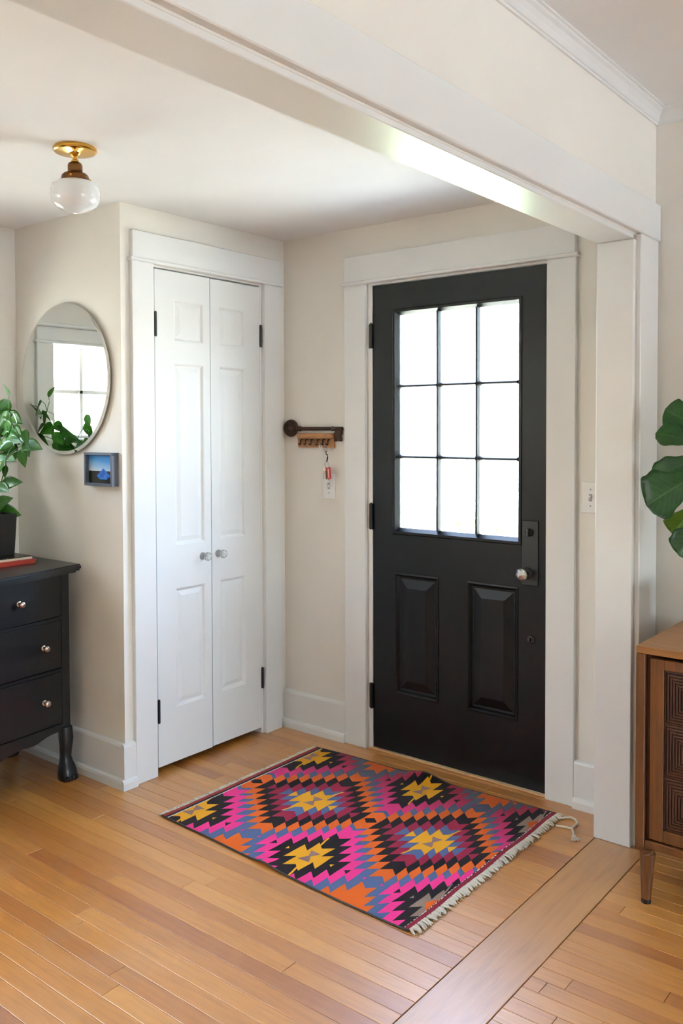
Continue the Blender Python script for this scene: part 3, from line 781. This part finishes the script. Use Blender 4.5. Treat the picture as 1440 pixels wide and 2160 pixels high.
# ------------------------------------------------------------------ decorative iron key and hook rack
key = empty('iron_key', (.044, 0, 1.414), 'large ornamental brown iron key hung flat on the wall', 'wall decor')
KC = Vector((.053, -.012, 1.415))
m_ = MB(); m_.lathe([(0, -.005), (.031, -.005), (.039, -.003), (.041, 0), (.039, .004), (.033, .006), (.029, .004), (.025, .004), (.020, .007), (.012, .005), (.008, .008), (0, .009)], 40, Matrix.Translation(KC) @ Matrix.Diagonal((1.12, 1, 1, 1)) @ lathe_at((0, 0, 0), (0, -1, 0)))
m_.build('bow', 'dark_iron', key, True, 50)
m_ = MB()
for i in range(8):
    a = i*math.pi/4
    m_.lathe([(0, -.003), (.007, -.002), (.008, .001), (.005, .004), (0, .005)], 12, lathe_at(KC+Vector((.026*math.cos(a), -.006, .022*math.sin(a))), (0, -1, 0)))
m_.build('bow_ornament', 'dark_iron', key, True)
m_ = MB(); sh = []
for t, r in ((.092, .006), (.096, .010), (.101, .0115), (.105, .0085), (.110, .0125), (.115, .010), (.121, .0085), (.30, .0080), (.302, .0105), (.309, .0105), (.311, .0085), (.360, .0085), (.3605, .006)): sh.append((t, r))
m_.tube([(t, -.012, 1.4125) for t, r in sh], [r for t, r in sh], 16); m_.build('shank', 'dark_iron', key, True, 50)
m_ = MB(); m_.prism([(.318, 1.410), (.358, 1.410), (.358, 1.385), (.350, 1.383), (.350, 1.374), (.358, 1.372), (.358, 1.355), (.338, 1.355), (.338, 1.362), (.330, 1.362), (.330, 1.355), (.318, 1.355)], 'y', -.017, -.007, .0015); m_.build('bit', 'dark_iron', key)
rk = empty('key_rack', (.2, 0, 1.33), 'small wooden rack with a row of six dark hooks', 'key rack')
MB().box(.096, .312, -.014, 0, 1.326, 1.392, .002).build('back_board', 'rack_wood', rk)
MB().box(.108, .314, -.036, -.014, 1.367, 1.390, .004).build('ledge', 'rack_wood', rk)
HK = [.124, .156, .188, .226, .258, .288]
for hx in HK:
    q = [(hx, -.014, 1.362), (hx, -.022, 1.363), (hx, -.026, 1.358), (hx, -.026, 1.346), (hx, -.028, 1.340), (hx-.0005, -.032, 1.3375), (hx-.001, -.036, 1.340), (hx-.001, -.0375, 1.346)]
    MB().tube(q, [.003, .0032, .0032, .0032, .003, .003, .0028, .0030], 8).build('hook', 'black_hardware', rk, True)
# white key on the fifth hook
def flat_key(name, top, tilt, mat, label, ln=.050):
    k = empty(name, top, label, 'key'); m_ = MB(); n = 20
    t = bmesh.new(); R0, R1 = .0105, .0045
    O = [t.verts.new((R0*math.cos(2*math.pi*i/n), 0, -.006+R0*math.sin(2*math.pi*i/n))) for i in range(n)]; I = [t.verts.new((R1*math.cos(2*math.pi*i/n), 0, -.002+R1*math.sin(2*math.pi*i/n))) for i in range(n)]
    for i in range(n): t.faces.new((O[i], O[(i+1) % n], I[(i+1) % n], I[i]))
    e = bmesh.ops.extrude_face_region(t, geom=t.faces[:]); bmesh.ops.translate(t, verts=[v for v in e['geom'] if isinstance(v, bmesh.types.BMVert)], vec=(0, -.002, 0))
    bmesh.ops.recalc_face_normals(t, faces=t.faces)
    M = Matrix.Translation(Vector(top)) @ Matrix.Rotation(tilt, 4, 'Y')
    m_._merge(t, M); m_.build('key_head', mat, k)
    t = MB(); t.prism([(-.0035, -.014), (.0035, -.014), (.0035, -.020), (.0045, -.022), (.0028, -.026), (.0042, -.030), (.0025, -.034), (.0038, -.038), (.002, -ln), (-.002, -ln-.002), (-.0035, -ln+.004)], 'y', -.0018, 0)
    bmesh.ops.transform(t.bm, matrix=M, verts=t.bm.verts); t.build('key_blade', mat, k); return k
flat_key('door_key', (HK[4]-.006, -.034, 1.334), -.06, 'switch_plastic', 'pale key hanging alone from the fifth rack hook')
# key ring with clip, keys and red tag on the sixth hook
kr = empty('key_ring', (HK[5], -.03, 1.334), 'bunch of keys with a red tag hanging from the last rack hook', 'keys')
def torus(b, c, R, r, ax, n=24):
    ax = Vector(ax).normalized(); u = ax.orthogonal().normalized(); w_ = ax.cross(u)
    b.tube([Vector(c)+(u*math.cos(2*math.pi*i/n)+w_*math.sin(2*math.pi*i/n))*R for i in range(n+1)], r, 6, False)
hx = HK[5]
m_ = MB(); torus(m_, (hx-.004, -.036, 1.322), .015, .0014, (.3, 1, 0)); m_.build('split_ring', 'chrome', kr, True)
m_ = MB(); m_.tube([(hx+.000, -.036, 1.312), (hx-.004, -.036, 1.304), (hx-.002, -.036, 1.298), (hx+.005, -.036, 1.294), (hx+.006, -.036, 1.284), (hx+.003, -.036, 1.270), (hx+.001, -.036, 1.262)], [.003, .003, .003, .0034, .0034, .003, .0026], 8); m_.build('clip', 'black_hardware', kr, True)
m_ = MB(); torus(m_, (hx+.002, -.036, 1.250), .015, .0014, (.2, 1, .1)); m_.build('split_ring', 'chrome', kr, True)
o = MB().prism([(hx+.001, 1.236), (hx+.022, 1.240), (hx+.027, 1.188), (hx+.006, 1.184)], 'y', -.040, -.034, .001).build('tag', 'tag_red', kr); o['label'] = 'red plastic tag'
MB().prism([(hx+.011, 1.232), (hx+.015, 1.232), (hx+.019, 1.192), (hx+.015, 1.191)], 'y', -.0408, -.0398).build('tag_stripe', 'tag_stripe', o)
for dx, ti, mt in ((-.005, .10, 'pewter'), (.001, -.06, 'aged_brass')):
    t = MB(); M = Matrix.Translation((hx+dx-.004, -.037+dx*.2, 1.240)) @ Matrix.Rotation(ti, 4, 'Y')
    t.lathe([(0, 0), (.0095, 0), (.0095, .002), (0, .002)], 16, Matrix.Translation((0, 0, -.012)) @ Matrix.Rotation(math.pi/2, 4, 'X')); t.prism([(-.003, -.020), (.003, -.020), (.003, -.028), (.004, -.031), (.0025, -.036), (.0035, -.041), (.002, -.056), (-.003, -.054)], 'y', -.002, 0)
    bmesh.ops.transform(t.bm, matrix=M, verts=t.bm.verts); t.build('key', mt, kr)

# ------------------------------------------------------------------ black serpentine dresser
DY0, DY1, DXB = -1.965, -1.003, -AW+.034
dr = empty('dresser', (-.48, (DY0+DY1)/2, 0), 'black painted antique dresser with a bowed front and paw feet', 'dresser')
def bow_f(y, amp):
    t = (y-DY0)/(DY1-DY0); t = min(max(t, 0), 1)
    return amp*math.sin(math.pi*t)**1.3
def top_poly(ins, amp, x0, ya, yb, n=40):
    ys = [ya+(yb-ya)*i/n for i in range(n+1)]
    return [(DXB, ya)]+[(x0-ins+bow_f(y, amp), y) for y in ys]+[(DXB, yb)]
m_ = MB()
for z0, z1, ins in ((.838, .846, .014), (.846, .854, .004), (.854, .866, 0), (.866, .872, .003)):
    m_.prism(top_poly(ins, .085, -.208, DY0-.012+ins, DY1+.016-ins), 'z', z0, z1)
m_.build('dresser_top', 'dresser_black', dr)
# case
m_ = MB(); m_.box(DXB, -.285, DY0+.012, DY1-.008, .205, .838)
m_.build('case', 'dresser_black', dr)
for y in (DY0+.034, DY1-.030):                     # corner posts
    m_ = MB(); m_.box(-.292, -.252, y-.020, y+.020, .20, .838, .003); m_.build('corner_post', 'dresser_black', dr)
ya, yb = DY0+.056, DY1-.052
def bowed(b, z0, z1, x0, amp, ya=ya, yb=yb, th=.02, n=30, bev=0):
    ys = [ya+(yb-ya)*i/n for i in range(n+1)]
    poly = [(x0+bow_f(y, amp), y) for y in ys]+[(-.30, yb), (-.30, ya)]
    b.prism(poly, 'z', z0, z1)
for z in (.655, .447, .222):
    m_ = MB(); bowed(m_, z, z+.012, -.247, .052 if z > .6 else .040); m_.build('rail', 'dresser_black', dr)
KNOB = []
def drawer(z0, z1, amp, x0, halves, knobs):
    for (p, q), kk in zip(halves, knobs):
        m_ = MB(); bowed(m_, z0+.003, z1-.003, x0, amp, p+.002, q-.002); bowed(m_, z0+.006, z1-.006, x0+.0022, amp, p+.005, q-.005)
        d = m_.build('drawer', 'dresser_black', dr)
        for ky in kk:
            kx = x0+.0022+bow_f(ky, amp); kz = (z0+z1)/2
            MB().lathe([(.011, 0), (.011, .002), (.006, .004), (.0055, .012), (.009, .015), (.0135, .021), (.0135, .026), (.009, .030), (0, .0315)], 24, lathe_at((kx, ky, kz), (1, 0, 0))).build('drawer_knob', 'pewter', d, True, 50)
            MB().lathe([(.0035, 0), (.0035, .0004), (0, .0006)], 10, lathe_at((kx-.002, ky+.004 if ky > -1.45 else ky-.004, z1-.03), (1, 0, 0))).build('keyhole', 'black_hardware', d)
ym = (ya+yb)/2
drawer(.667, .838, .062, -.252, [(ya, ym), (ym, yb)], [[-1.69], [-1.262]])
drawer(.459, .655, .042, -.252, [(ya, yb)], [[-1.82, -1.142]])
drawer(.234, .447, .042, -.252, [(ya, yb)], [[-1.82, -1.142]])
# shaped apron: its lower edge sweeps up towards the feet
m_ = MB(); n = 36; t = bmesh.new(); fr, bk = [], []
for i in range(n+1):
    y = ya+(yb-ya)*i/n; s_ = i/n
    zb = .150+.035*math.cos(2*math.pi*s_*1.0)**2*(1 if .25 < s_ < .75 else 1)-.028*math.sin(math.pi*s_)**8
    zb = .205-.060*math.exp(-((s_-.5)/.22)**2)-.015*math.exp(-((s_-.16)/.06)**2)-.015*math.exp(-((s_-.84)/.06)**2)
    x = -.252+bow_f(y, .040)
    fr.append((t.verts.new((x, y, .222)), t.verts.new((x, y, zb)))); bk.append((t.verts.new((x-.018, y, .222)), t.verts.new((x-.018, y, zb))))
for i in range(n):
    t.faces.new((fr[i][0], fr[i+1][0], fr[i+1][1], fr[i][1])); t.faces.new((bk[i][0], bk[i][1], bk[i+1][1], bk[i+1][0])); t.faces.new((fr[i][1], fr[i+1][1], bk[i+1][1], bk[i][1]))
    t.faces.new((fr[i][0], bk[i][0], bk[i+1][0], fr[i+1][0]))
bmesh.ops.recalc_face_normals(t, faces=t.faces); m_._merge(t); m_.build('apron', 'dresser_black', dr, True, 40)
# feet: cabriole shank ending in a paw
for lx, ly, sx_ in ((-.262, DY1-.030, 1), (-.262, DY0+.034, 1), (DXB+.03, DY1-.030, 0), (DXB+.03, DY0+.034, 0)):
    m_ = MB(); pr_ = [(.215, .024, .024, 0), (.17, .026, .026, .004), (.13, .022, .022, .003), (.095, .020, .020, 0), (.075, .022, .024, .003), (.055, .028, .030, .008), (.030, .034, .034, .012), (.008, .034, .034, .012), (0, .031, .031, .012)]
    t = bmesh.new(); rg = []
    for z, a, c, off in pr_:
        rg.append([t.verts.new((lx+off*sx_+a*(abs(math.cos(th))**.6*(1 if math.cos(th) > 0 else -1)), ly+c*(abs(math.sin(th))**.6*(1 if math.sin(th) > 0 else -1)), z)) for th in [2*math.pi*k/20 for k in range(20)]])
    for A, B in zip(rg, rg[1:]):
        for k in range(20): t.faces.new((A[k], A[(k+1) % 20], B[(k+1) % 20], B[k]))
    t.faces.new(rg[0]); t.faces.new(rg[-1]); bmesh.ops.recalc_face_normals(t, faces=t.faces); m_._merge(t)
    if sx_:
        for k in range(4): m_.lathe([(0, -.010), (.006, -.006), (.0075, 0), (.006, .008), (0, .012)], 10, Matrix.Translation((lx+.043, ly-.0225+.015*k, .012)))
    m_.build('leg', 'dresser_black', dr, True, 40)

# books, planter and trailing vine on the dresser
TZ = .872
bk = empty('book', (-.48, -1.2, TZ), 'red hardback book lying on the black dresser under the planter', 'book')
BX0, BX1, BY0, BY1 = -.62, -.372, -1.27, -1.088
MB().box(BX0+.003, BX1-.004, BY0+.004, BY1-.004, TZ+.003, TZ+.015).build('pages', 'paper', bk)
MB().box(BX0, BX1, BY0, BY1, TZ, TZ+.003, .001).build('cover', 'book_red', bk); MB().box(BX0, BX1, BY0, BY1, TZ+.015, TZ+.018, .001).build('cover', 'book_red', bk)
MB().box(BX1-.003, BX1+.001, BY0, BY1, TZ, TZ+.018, .0012).build('spine', 'book_red', bk)
m_, nt, b_ = newmat('magazine_cover'); q = noisetex(nt, texco(nt), 26, 3, .6); nt.links.new(ramp(nt, q, [(.35, lin((34, 32, 30))), (.55, lin((70, 60, 50))), (.62, lin((170, 145, 110))), (.7, lin((50, 60, 58)))], 'CONSTANT'), b_.inputs['Base Color']); b_.inputs['Roughness'].default_value = .3
mg = empty('magazine', (-.48, -1.18, TZ+.018), 'thin dark patterned magazine between the red book and the planter', 'magazine')
MB().box(-.61, -.385, -1.262, -1.094, TZ+.018, TZ+.0275, .0008).build('pages', 'paper', mg); MB().box(-.611, -.384, -1.263, -1.093, TZ+.0275, TZ+.030, .0004).build('cover', 'magazine_cover', mg)
PZ = TZ+.030
vp = empty('potted_vine', (-.525, -1.160, PZ), 'trailing green vine in a square black planter on the dresser', 'plant')
m_ = MB(); t = bmesh.new()
def rect(h, z, cx=-.522, cy=-1.172): return [t.verts.new((cx+a*h, cy+c*h, z)) for a, c in ((-1, -1), (1, -1), (1, 1), (-1, 1))]
R_ = [rect(.052, PZ), rect(.060, PZ+.168), rect(.055, PZ+.168), rect(.052, PZ+.13)]
for A, B in zip(R_, R_[1:]):
    for k in range(4): t.faces.new((A[k], A[(k+1) % 4], B[(k+1) % 4], B[k]))
t.faces.new(R_[0]); bmesh.ops.recalc_face_normals(t, faces=t.faces); bmesh.ops.bevel(t, geom=[e for e in t.edges], offset=.002, segments=2, affect='EDGES'); m_._merge(t); m_.build('planter', 'planter_black', vp, True, 35)
MB().box(-.573, -.471, -1.223, -1.121, PZ+.10, PZ+.145).build('soil', 'soil', vp)
def leaf(name, base, tip, wid, up, mat, parent, curl=.18, fold=.25, wave=0, shape='ovate', nl=12, nw=6, thick=0):
    """leaf blade as a curved grid from base to tip; `up` gives the facing side"""
    base, tip, up = Vector(base), Vector(tip), Vector(up)
    d = tip-base; L_ = d.length; d.normalize(); s_ = d.cross(up).normalized(); n_ = s_.cross(d).normalized()
    vs, fs, uv = [], [], []
    for i in range(nl+1):
        u = i/nl
        if shape == 'ovate': w = math.sin(math.pi*min(1, u**.8))**.9*(1-u*.25) if 0 < u < 1 else 0
        elif shape == 'fiddle': w = (.42+.58*max(0, math.sin(math.pi*(u-.30)/.95)))*min(1, (u/.12)**.5)*min(1, ((1-u)/.16))**.5 if 0 < u < 1 else 0
        for j in range(nw+1):
            v = j/nw-.5
            wv = wave*math.sin(u*17+j)*abs(v)*2
            q = base+d*(u*L_)+s_*(v*2*wid*w*(1+wave*1.2*math.sin(u*21+3*v)))+n_*(-curl*L_*u*u+fold*abs(v)*2*wid*w+wv*wid*.5)
            vs.append(q); uv.append((u, v+.5))
    for i in range(nl):
        for j in range(nw):
            a = i*(nw+1)+j; fs.append((a, a+1, a+nw+2, a+nw+1))
    nv = len(vs)                      # give the blade a back side and rim
    vs += [v_-n_*.0009 for v_ in vs]; uv += uv
    fs += [tuple(nv+k for k in reversed(f)) for f in fs[:]]
    edge = [j for j in range(nw+1)]+[i*(nw+1)+nw for i in range(1, nl+1)]+[nl*(nw+1)+j for j in range(nw-1, -1, -1)]+[i*(nw+1) for i in range(nl-1, 0, -1)]
    for a, c in zip(edge, edge[1:]+edge[:1]): fs.append((c, a, nv+a, nv+c))
    me = D.meshes.new(name); me.from_pydata([tuple(v_-base) for v_ in vs], [], fs); me.materials.append(MATS[mat])
    l = me.uv_layers.new(name='UVMap')
    for lp in me.loops: l.data[lp.index].uv = uv[lp.vertex_index]
    for f in me.polygons: f.use_smooth = True
    o_ = D.objects.new(name, me); COL.objects.link(o_); o_.location = base
    if parent: o_.parent = parent; o_.matrix_parent_inverse = pinv(parent)
    return o_
rn = random.Random(11)
pc = Vector((-.522, -1.172, PZ+.14))
# (centre px, tip direction in px, length px, depth plane y)
DL = [((6, 866), (26, 20), 44, -1.03), ((27, 880), (26, 14), 34, -1.04), ((14, 905), (-18, 10), 30, -1.05), ((34, 906), (26, 6), 30, -1.07), ((36, 924), (30, 8), 44, -1.08),
      ((57, 922), (6, 24), 34, -1.10), ((65, 939), (30, 2), 36, -1.10), ((30, 949), (12, 24), 34, -1.09), ((58, 948), (10, 22), 34, -1.11), ((49, 966), (8, 26), 36, -1.12),
      ((10, 943), (-22, 2), 30, -1.10), ((14, 963), (24, 4), 32, -1.12), ((14, 994), (2, 22), 26, -1.13), ((4, 1060), (18, -14), 40, -1.12), ((10, 1082), (26, -2), 44, -1.12),
      ((2, 985), (-14, 20), 34, -1.15), ((16, 1018), (30, -10), 32, -1.14), ((4, 1030), (20, 6), 34, -1.15)]
MLV = [((87, 861), (-16, 16), 40, -1.03), ((104, 889), (-10, 26), 46, -1.045), ((93, 908), (-20, 16), 34, -1.03), ((101, 929), (18, 16), 32, -1.055), ((134, 925), (14, 18), 32, -1.06), ((162, 926), (-20, -2), 26, -1.09),
       ((195, 908), (4, 24), 34, -1.13), ((200, 887), (8, 22), 28, -1.13), ((129, 944), (6, 20), 26, -1.08), ((147, 942), (18, 10), 26, -1.09), ((177, 940), (-22, 8), 28, -1.12), ((117, 826), (2, -20), 26, -1.05), ((138, 900), (14, 14), 28, -1.07)]
def vine_leaf(c, d, ln, y, mirror=False):
    yy = -2*CL-y if mirror else y
    dl = math.hypot(*d); k = ln/2/dl
    A = px(c[0]-d[0]*k, c[1]-d[1]*k, 1, yy); B = px(c[0]+d[0]*k, c[1]+d[1]*k, 1, yy)
    if mirror:
        for q in (A, B): q.y = y
    B.y += rn.uniform(-.02, .015)
    for q in (A, B): q.x = max(q.x, -AW+.012); q.y = min(q.y, -CL-.006)
    up = Vector((rn.uniform(.1, .5) if mirror else rn.uniform(.2, .8), -.7 if not mirror else 1.0, rn.uniform(.3, .9)))
    leaf('vine_leaf', A, B, (B-A).length*.30, up, 'vine_leaf', vp, rn.uniform(.05, .25), rn.uniform(.1, .35))
    return A
pts = [vine_leaf(*q) for q in DL]+[vine_leaf(*q, mirror=True) for q in MLV]
# stems: join each leaf base back towards the pot through its lower neighbours
for i, p_ in enumerate(pts):
    lower = [q for q in pts if q.z < p_.z-.03 and (q-p_).length < .16]
    tgt = min(lower, key=lambda q: (q-p_).length) if lower else pc
    mid = (p_+tgt)/2+Vector((rn.uniform(-.01, .01), rn.uniform(-.01, .01), .012))
    if mid.x < -AW+.01: mid.x = -AW+.01
    MB().tube([tgt, (tgt+mid)/2+Vector((0, 0, .004)), mid, (mid+p_)/2, p_], [.0018, .0017, .0016, .0014, .0011], 6).build('vine_stem', 'stem_green', vp, True)

# ------------------------------------------------------------------ mid-century sideboard
SBX0, SBX1, SBY0, SBY1, SBZ0, SBZ1 = 1.866, 3.32, -.500, -.045, .148, .764
sb = empty('sideboard', ((SBX0+SBX1)/2, -.27, 0), 'brown wooden sideboard with carved square panels on tapered legs', 'sideboard')
MB().box(SBX0, SBX1, SBY0, SBY1, SBZ1-.022, SBZ1, .002).build('top', 'walnut_h', sb)
for a, c in ((SBX0, SBX0+.027), (SBX1-.027, SBX1)): MB().box(a, c, SBY0, SBY1, SBZ0, SBZ1-.022, .0025).build('side_panel', 'walnut_v', sb)
MB().box(SBX0+.027, SBX1-.027, SBY0+.004, SBY1, SBZ0+.010, SBZ0+.034, .002).build('bottom_rail', 'walnut_v', sb)
MB().box(SBX0+.027, SBX1-.027, SBY1-.012, SBY1, SBZ0+.034, SBZ1-.022).build('back_panel', 'walnut_dark', sb)
MB().box(SBX0+.027, SBX0+.040, SBY0+.02, SBY1-.012, SBZ0+.034, SBZ1-.022).build('inner_liner', 'walnut_dark', sb)
def sb_door(x0, x1):
    z0, z1 = SBZ0+.040, SBZ1-.034; y0 = SBY0+.008; st = .040
    d = MB().box(x0, x0+st, y0, y0+.022, z0, z1, .0015).build('cabinet_door', 'walnut_v', sb)
    MB().box(x1-st, x1, y0, y0+.022, z0, z1, .0015).build('stile', 'walnut_v', d)
    MB().box(x0+st, x1-st, y0, y0+.022, z1-.030, z1, .0015).build('door_rail', 'walnut_v', d); MB().box(x0+st, x1-st, y0, y0+.022, z0, z0+.036, .0015).build('door_rail', 'walnut_v', d)
    nc = 2; w_ = (x1-x0-2*st)/nc; h_ = (z1-.030-z0-.036)/3
    for i in range(nc):
        for k in range(3):
            r = (x0+st+i*w_, x0+st+(i+1)*w_, z0+.036+k*h_, z0+.036+(k+1)*h_); m_ = MB(); steps = []; ins = 0
            for s_ in range(7):
                dd = y0+.010-.0012*s_; steps += [(ins+.0015, dd-.004), (ins+.0045, dd-.0045), (ins+.006, dd), (ins+.0085, dd)]; ins += .0088
            raised(m_, 'y', 1, r, y0+.012, steps); m_.build('carved_square', 'walnut_dark', d)
dw = (SBX1-SBX0-.054-.026)/3
for i in range(3): sb_door(SBX0+.040+i*dw, SBX0+.040+(i+1)*dw-.004)
for lx, ly, dx, dy_ in ((1.902, -.490, .0, -.012), (SBX1-.036, -.490, 0, -.012), (1.902, -.075, 0, .010), (SBX1-.036, -.075, 0, .010)):
    m_ = MB(); m_.tube([(lx, ly, SBZ0+.012), (lx, ly, SBZ0-.004), (lx+dx*.5, ly+dy_*.5, .075), (lx+dx, ly+dy_, .012)], [.0235, .0235, .0185, .0140], 20); l_ = m_.build('leg', 'walnut_v', sb, True, 40)
    MB().tube([(lx+dx, ly+dy_, .012), (lx+dx, ly+dy_, 0)], [.0142, .0142], 20).build('leg_tip', 'black_hardware', l_, True, 40)

# ------------------------------------------------------------------ fiddle-leaf fig standing on the sideboard
fg = empty('fiddle_leaf_fig', (2.16, -.24, SBZ1), 'fiddle leaf fig with broad glossy green leaves on the sideboard', 'plant')
MB().lathe([(0, 0), (.085, 0), (.095, .01), (.108, .15), (.112, .165), (.104, .165), (.098, .140), (0, .140)], 40, Matrix.Translation((2.16, -.24, SBZ1))).build('pot', 'clay_pot', fg, True, 40)
MB().lathe([(0, .12), (.096, .12), (.096, .142), (0, .146)], 30, Matrix.Translation((2.16, -.24, SBZ1))).build('soil', 'soil', fg)
TR = [(2.16, -.24, SBZ1+.12), (2.155, -.24, 1.05), (2.145, -.245, 1.2), (2.13, -.25, 1.4), (2.12, -.25, 1.62)]
MB().tube(TR, [.011, .010, .009, .008, .006], 12).build('trunk', 'stem_brown', fg, True)
def trunk_at(z):
    for a, c in zip(TR, TR[1:]):
        if a[2] <= z <= c[2]: t_ = (z-a[2])/(c[2]-a[2]); return Vector(a).lerp(Vector(c), t_)
    return Vector(TR[-1])
# (base px, tip px, depth at base, depth at tip, half width m, facing, material)
FL = [((1476, 998), (1358, 1062), -.26, -.30, .088, (-.1, -1, .45), 'fig_leaf'),
      ((1486, 938), (1383, 908), -.25, -.28, .050, (-.1, -.8, .8), 'fig_leaf'),
      ((1484, 906), (1401, 862), -.22, -.24, .050, (.1, -1, .2), 'fig_leaf'),
      ((1486, 958), (1368, 1008), -.21, -.22, .050, (-.2, -1, .5), 'fig_leaf'),
      ((1468, 1065), (1416, 1128), -.20, -.20, .050, (.2, -1, .2), 'fig_leaf_young'),
      ((1490, 1090), (1428, 1172), -.22, -.24, .060, (-.2, -1, .3), 'fig_leaf')]
for bq, tq, yb_, yt_, w_, up, mt in FL:
    A, B = px(*bq, 1, yb_), px(*tq, 1, yt_)
    leaf('fig_leaf', A, B, w_, up, mt, fg, .10, .22, .05, 'fiddle', 22, 10)
    T_ = trunk_at(A.z-.03); MB().tube([T_, (T_+A)/2+Vector((0, 0, .012)), A], [.0045, .004, .003], 8).build('leaf_stalk', 'stem_green', fg, True)
for i in range(9):                                    # the rest of the crown, right of the frame
    a = -1.3+i*.42; z_ = 1.12+.055*i; T_ = trunk_at(min(z_, 1.6)); dv = Vector((math.cos(a)*.9+.35, math.sin(a)*.55, .35)).normalized()
    A = T_+dv*.06; B = A+dv*.20+Vector((0, 0, -.03)); B.y = min(B.y, -.05)
    leaf('fig_leaf', A, B, .07, (dv.x*-.3, -.5, .9), 'fig_leaf', fg, .12, .2, .05, 'fiddle', 16, 8)
    MB().tube([T_, (T_+A)/2+Vector((0, 0, .008)), A], [.0045, .004, .003], 8).build('leaf_stalk', 'stem_green', fg, True)

# ------------------------------------------------------------------ outside, beyond the door glass
setp(MB().box(-40, 40, .15, 60, -.65, -.6).build('ground', 'lawn'), 'green lawn outside the front door', 'lawn', kind='structure')
setp(MB().box(-40, -AW, -50, .15, -.65, -.6).build('ground', 'lawn'), 'green lawn along the dresser side of the house', 'lawn', kind='structure')
setp(MB().box(XR, 40, -50, .15, -.65, -.6).build('bounce_ground', 'concrete'), 'unseen pale ground added to bounce neutral light into the living room', 'bounce_ground', kind='structure')  # unseen paving, added to keep the bounced light neutral
setp(MB().box(.2, 1.7, .15, 2.2, -.6, -.03, .01).build('porch', 'concrete'), 'concrete stoop outside the front door', 'porch', kind='structure')
setp(MB().box(-40, 40, 9, 15, -.6, -.58).build('street', 'asphalt'), 'grey street beyond the front lawn', 'street', kind='structure')
setp(MB().box(-40, 40, 6.5, 7.7, -.6, -.57).build('pavement', 'concrete'), 'pale pavement along the street', 'pavement', kind='structure')
hs = empty('house', (-11, 24, -.6), 'pale neighbouring house across the street', 'house')
m_ = MB(); m_.box(-19, -5, 22, 30, -.6, 5.4); m_.build('wall', 'siding', hs)
m_ = MB(); m_.prism([(21.4, 5.4), (30.6, 5.4), (26, 9.2)], 'x', -19.5, -4.5); m_.build('roof', 'roof_shingle', hs)
for wx in (-17.4, -14.2, -10.2, -7.2):
    for wz in (.5, 3.2):
        if wz < 1 and wx == -10.2: continue
        o = MB().box(wx-.65, wx+.65, 21.93, 22.0, wz, wz+1.6).build('window', 'far_trim', hs); MB().box(wx-.55, wx+.55, 21.9, 21.93, wz+.1, wz+1.5).build('pane', 'far_glass', o)
MB().box(-10.7, -9.7, 21.9, 22, -.5, 1.7).build('house_door', 'far_glass', hs)
def shrub(name, x, y, r, h, label, cat, trunk=0):
    s_ = empty(name, (x, y, -.6), label, cat); rn_ = random.Random(int(x*10+y*7)); vs, fs = [], []
    for i in range(900):
        d = Vector((rn_.gauss(0, 1), rn_.gauss(0, 1), rn_.gauss(0, 1))).normalized()*rn_.uniform(.6, 1)
        c = Vector((x+d.x*r, y+d.y*r, -.6+trunk+h/2+d.z*h/2)); a = Vector((rn_.gauss(0, 1), rn_.gauss(0, 1), rn_.gauss(0, 1))).normalized(); e = a.orthogonal().normalized(); s2 = r*.13
        n = len(vs); vs += [c-a*s2, c+e*s2*.5, c+a*s2, c-e*s2*.5]; fs.append((n, n+1, n+2, n+3))
    me = D.meshes.new('foliage'); me.from_pydata([tuple(v-Vector((x, y, -.6))) for v in vs], [], fs); me.materials.append(MATS['hedge_leaf']); o_ = D.objects.new('foliage', me); COL.objects.link(o_); o_.parent = s_; o_['kind'] = 'stuff'
    MB().tube([(x, y, -.62), (x, y, -.6+trunk+h*.5)], [max(.04, trunk*.06), .03], 10).build('trunk', 'bark', s_, True)
shrub('shrub', -1.6, 4.6, .7, 1.1, 'rounded green shrub beside the pavement', 'shrub')
shrub('shrub', -3.1, 5.2, .6, .9, 'low green shrub nearer the neighbouring house', 'shrub')
shrub('street_tree', -.6, 8.6, 1.5, 2.6, 'leafy tree standing by the street', 'tree', 1.9)
cr = empty('car', (-6.6, 10.4, -.58), 'pale car parked across the street', 'car')
m_ = MB(); m_.prism([(-8.8, -.35), (-4.4, -.35), (-4.35, .15), (-5.2, .28), (-5.9, .75), (-7.7, .78), (-8.5, .3), (-8.85, .2)], 'y', 9.6, 11.2, .05); m_.build('body', 'car_paint', cr)
MB().prism([(-8.35, .32), (-7.65, .70), (-5.95, .68), (-5.35, .30)], 'y', 9.58, 11.22).build('car_windows', 'far_glass', cr)
for wx in (-8, -5.3): MB().lathe([(0, 0), (.3, 0), (.32, .03), (.32, .17), (.3, .2), (0, .2)], 24, lathe_at((wx, 9.56, -.26), (0, 1, 0))).build('wheel', 'tyre', cr)
